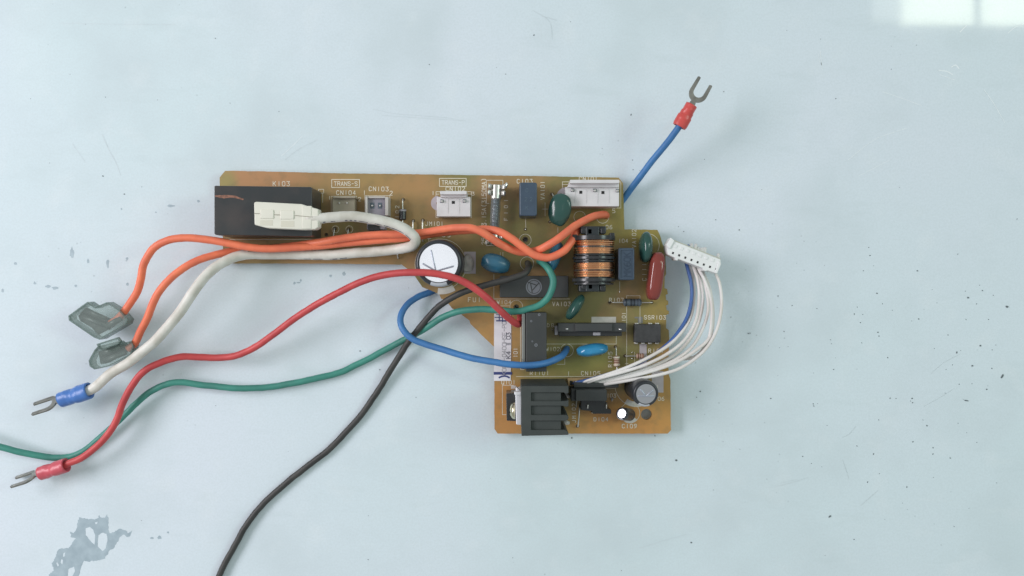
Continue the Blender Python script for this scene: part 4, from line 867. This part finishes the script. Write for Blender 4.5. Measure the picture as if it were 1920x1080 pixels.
cv = cover(ob, [(166, 676), (177, 656), (183, 650), (220, 640), (226, 645), (245, 639), (250, 648), (245, 666), (203, 687), (177, 693), (168, 687)], 56, 30, 'cloudy greenish flag terminal cover seen on edge')
cover(ob, [(181, 645), (220, 632.5), (226, 640), (222, 645), (190, 657), (184, 653)], 66, 57, None, 2.2)
sp = block('spade_terminal', [(184, 660), (222, 646), (242, 645), (238, 662), (205, 680), (188, 683)], 42, 38, M_spade, ob, 1.2)
for a, b, rr in (((190, 664), (226, 650), 6), ((196, 677), (236, 660), 5)):
    bm = bmesh.new(); tube(bm, [P(*a, 45), P((a[0]+b[0])/2, (a[1]+b[1])/2, 46), P(*b, 45)], rr, 12); put('crimp_barrel', bm, M_spade, sp, smooth=True)

w_ = root('white_wire', 560, 475, 'thick white wire looping from a cream plug on the relay to a blue fork terminal', 'wire')
end = fork(w_, (141, 741), (-55, 18), 42, 16.0, 58, M_sl_blue, 62, 34, dz=(48, 0), dir_z=-0.10, flip=-1)
ez = end.z; k = (H-ez)/H; epx, epy = end.x/k+960, 540-end.y/k
fr = insul(w_, [(575, 410, 116), (592, 410, 116), (620, 408, 114), (660, 406, 110), (700, 411, 106), (738, 420, 102), (765, 433, 98), (779, 447, 94), (776, 458, 84), (758, 465, 70), (730, 469, 58), (700, 472, 52), (660, 475, 48), (620, 478, 46), (580, 478, 44), (540, 477, 44), (500, 477, 46), (465, 477, 56), (437, 483, 66), (407, 499, 78), (383, 520, 86), (361, 549, 90), (338, 584, 88), (316, 612, 84), (290, 640, 76), (262, 663, 68), (235, 684, 60), (205, 702, 52), (epx+14, epy-7, ez+2), (epx, epy, ez), (epx-16, epy+6, ez-2)], 9.2, M_whitew, wob=0.8)
prints(w_, fr, 6, 46, 9.25, 33, M_ink, .75); prints(w_, fr, 80, 100, 9.25, 150, M_ink, .7)
prints(w_, fr, 118, 124, 9.2, 60, mat('wire_grime', (0.42, 0.38, 0.25), .6), 1.0, 'grime_spot')
plug = block('plug_housing', [(476, 380.5), (479, 378), (565, 382.5), (582, 388), (597, 392), (597, 426), (590, 430), (566, 430.5), (500, 427.5), (477, 421.5)], 124, 99, M_cream, w_, 2.2, seg=3)
for q, zt_ in ((rect(488, 393, 513, 410), 125.6), (rect(525, 394.5, 551, 411), 125.6), (rect(566, 386, 584, 429), 124.8)): block('raised_pad', q, zt_, 118, M_cream, plug, 1.2)
for a, b in (((514, 402.5), (526, 403)), ((553, 404), (586, 407)), ((477, 400.3), (487, 400.6))):
    bm = bmesh.new(); ribbon(bm, [a, b], 1.0, 124.95); put('seam', bm, mat('dark_seam', (0.30, 0.28, 0.22), .7), plug)  # darker line along each plug seam
bm = bmesh.new(); p0, p1 = P(590, 410.5, 113), P(601, 410, 113)
tube(bm, [p0, p0.lerp(p1, .8), p1], 15.5, 24, lambda t: 1 if t < .9 else .85, (1, .75)); put('plug_collar', bm, M_cream, plug, smooth=True)
for q in (rect(487, 412.5, 512, 423), rect(526, 414, 552, 425.5)): block('painted_recess', q, 124.3, 122, mat('painted_cream_shade', (0.66, 0.64, 0.53), .5), plug, .8)  # not sunk in; the darker cream paints the shade of a recess

# ---------------------------------------------------------------- thin wire harness with white connector
h_ = root('wiring_harness', 1300, 600, 'bundle of thin white wires and one blue wire with a white eight way connector', 'wire harness')
ca = math.atan2(504.7-474.4, 1342.8-1261.8); cd = (math.cos(ca), math.sin(ca)); cn = (-math.sin(ca), math.cos(ca))
def hc(t, n): return (1261.8+cd[0]*t+cn[0]*n, 474.4+cd[1]*t+cn[1]*n)   # t along the row of holes, n towards the viewer's bottom
ztc = 74
body = [hc(-17, -10), hc(-14, -26), hc(-6, -22), hc(88, -20), hc(92, -12), hc(91, 7.5), hc(78, 7.5), hc(72, 8), hc(70, 10.5), hc(64, 10.5), hc(62, 7), hc(14, 7), hc(13, 10.5), hc(8, 10.5), hc(7, 7), hc(-8, 6)]
hb = block('connector_housing', body, ztc, 40, M_whiteb, h_, 1.2, 'white eight way connector housing')
block('back_lip', [hc(-8, -24), hc(88, -22), hc(88, -13), hc(-6, -13)], ztc-8, 44, mat('ivory_nylon', (0.62, 0.61, 0.52), .45), hb, 1)
block('end_wall', [hc(-17, -9), hc(-14, -26), hc(-5, -23), hc(-8, -5)], ztc+3, 42, M_whiteb, hb, 1.2)
block('end_wall', [hc(86, -17), hc(92, -13), hc(91.5, 7), hc(86, 7)], ztc+2, 42, M_whiteb, hb, 1.0)
for k in range(8):
    t = k*86.5/7; x, y = hc(t, 0)
    block('painted_contact_slot', [hc(t-1.7, -2), hc(t+1.7, -2), hc(t+1.7, 2), hc(t-1.7, 2)], ztc+0.3, ztc-2, M_hole_shade, hb, 0)
    block('housing_tooth', [hc(t-3.4, -16.5), hc(t+3.4, -16.5), hc(t+3.4, -10.5), hc(t-3.4, -10.5)], ztc+1.0, ztc-8, M_whiteb, hb, .8)
thin = [
 ('blue', [(1286, 488, 44), (1291, 510, 44), (1296, 532, 46), (1297, 556, 50), (1289, 593, 56), (1272, 622, 60), (1252, 645, 62), (1215, 672, 62), (1175, 690, 60), (1135, 703, 54), (1100, 713, 46), (1078, 718, 38)]),
 ('w', [(1290, 490, 38), (1299, 520, 40), (1301, 556, 46), (1294, 597, 54), (1273, 629, 62), (1254, 647, 66), (1218, 669, 68), (1180, 687, 66), (1130, 705, 58), (1088, 718, 40)]),
 ('w', [(1298, 492, 46), (1307, 520, 50), (1311, 550, 56), (1305, 600, 64), (1285, 636, 70), (1258, 659, 72), (1215, 682, 72), (1180, 694, 68), (1130, 708, 58), (1094, 719, 40)]),
 ('w', [(1303, 495, 36), (1314, 525, 38), (1318, 562, 42), (1309, 607, 50), (1290, 641, 56), (1262, 667, 60), (1215, 690, 60), (1165, 705, 54), (1101, 719, 38)]),
 ('w', [(1311, 498, 48), (1321, 528, 50), (1328, 580, 54), (1315, 622, 58), (1296, 652, 62), (1265, 675, 64), (1215, 695, 62), (1160, 709, 54), (1107, 720, 38)]),
 ('w', [(1315, 500, 40), (1331, 542, 46), (1337, 595, 56), (1331, 632, 62), (1306, 656, 66), (1266, 680, 66), (1212, 699, 62), (1160, 711, 54), (1115, 720, 38)]),
 ('w', [(1308, 497, 56), (1322, 527, 62), (1333, 560, 66), (1335, 590, 66), (1327, 640, 60), (1304, 668, 56), (1260, 676, 52), (1205, 697, 50), (1160, 714, 46), (1122, 721, 36)]),
 ('w', [(1341, 508, 46), (1349, 530, 52), (1353, 560, 58), (1351, 592, 62), (1341, 626, 66), (1320, 658, 68), (1278, 689, 70), (1235, 703, 70), (1180, 713, 64), (1132, 721, 44)])]
for i, (kd, pts) in enumerate(thin):
    # each comes out of the back of the housing, bends under it and runs down to the board
    sx, sy, sz = pts[0]
    t = ((sx-1261.8)*cd[0]+(sy-474.4)*cd[1])
    lead_in = [hc(t-3, -18)+(52,), hc(t-5, (-22 if kd == 'blue' else -25)-2.0*(i % 3))+(46,), hc(t-4, -20)+(34,), hc(t-2, -8)+(30,)]
    pts2 = lead_in+[(sx, sy, 34)]+pts[1:]
    x, y, z = pts2[-1]; pts2.append((x-3, y+1, ZB+10))
    bm = bmesh.new(); tube(bm, wirepath(pts2, 4), 3.05 if kd == 'w' else 3.2, 10)
    put('wire', bm, M_thinb if kd == 'blue' else M_thinw, h_, 'blue wire' if kd == 'blue' else None, smooth=True)
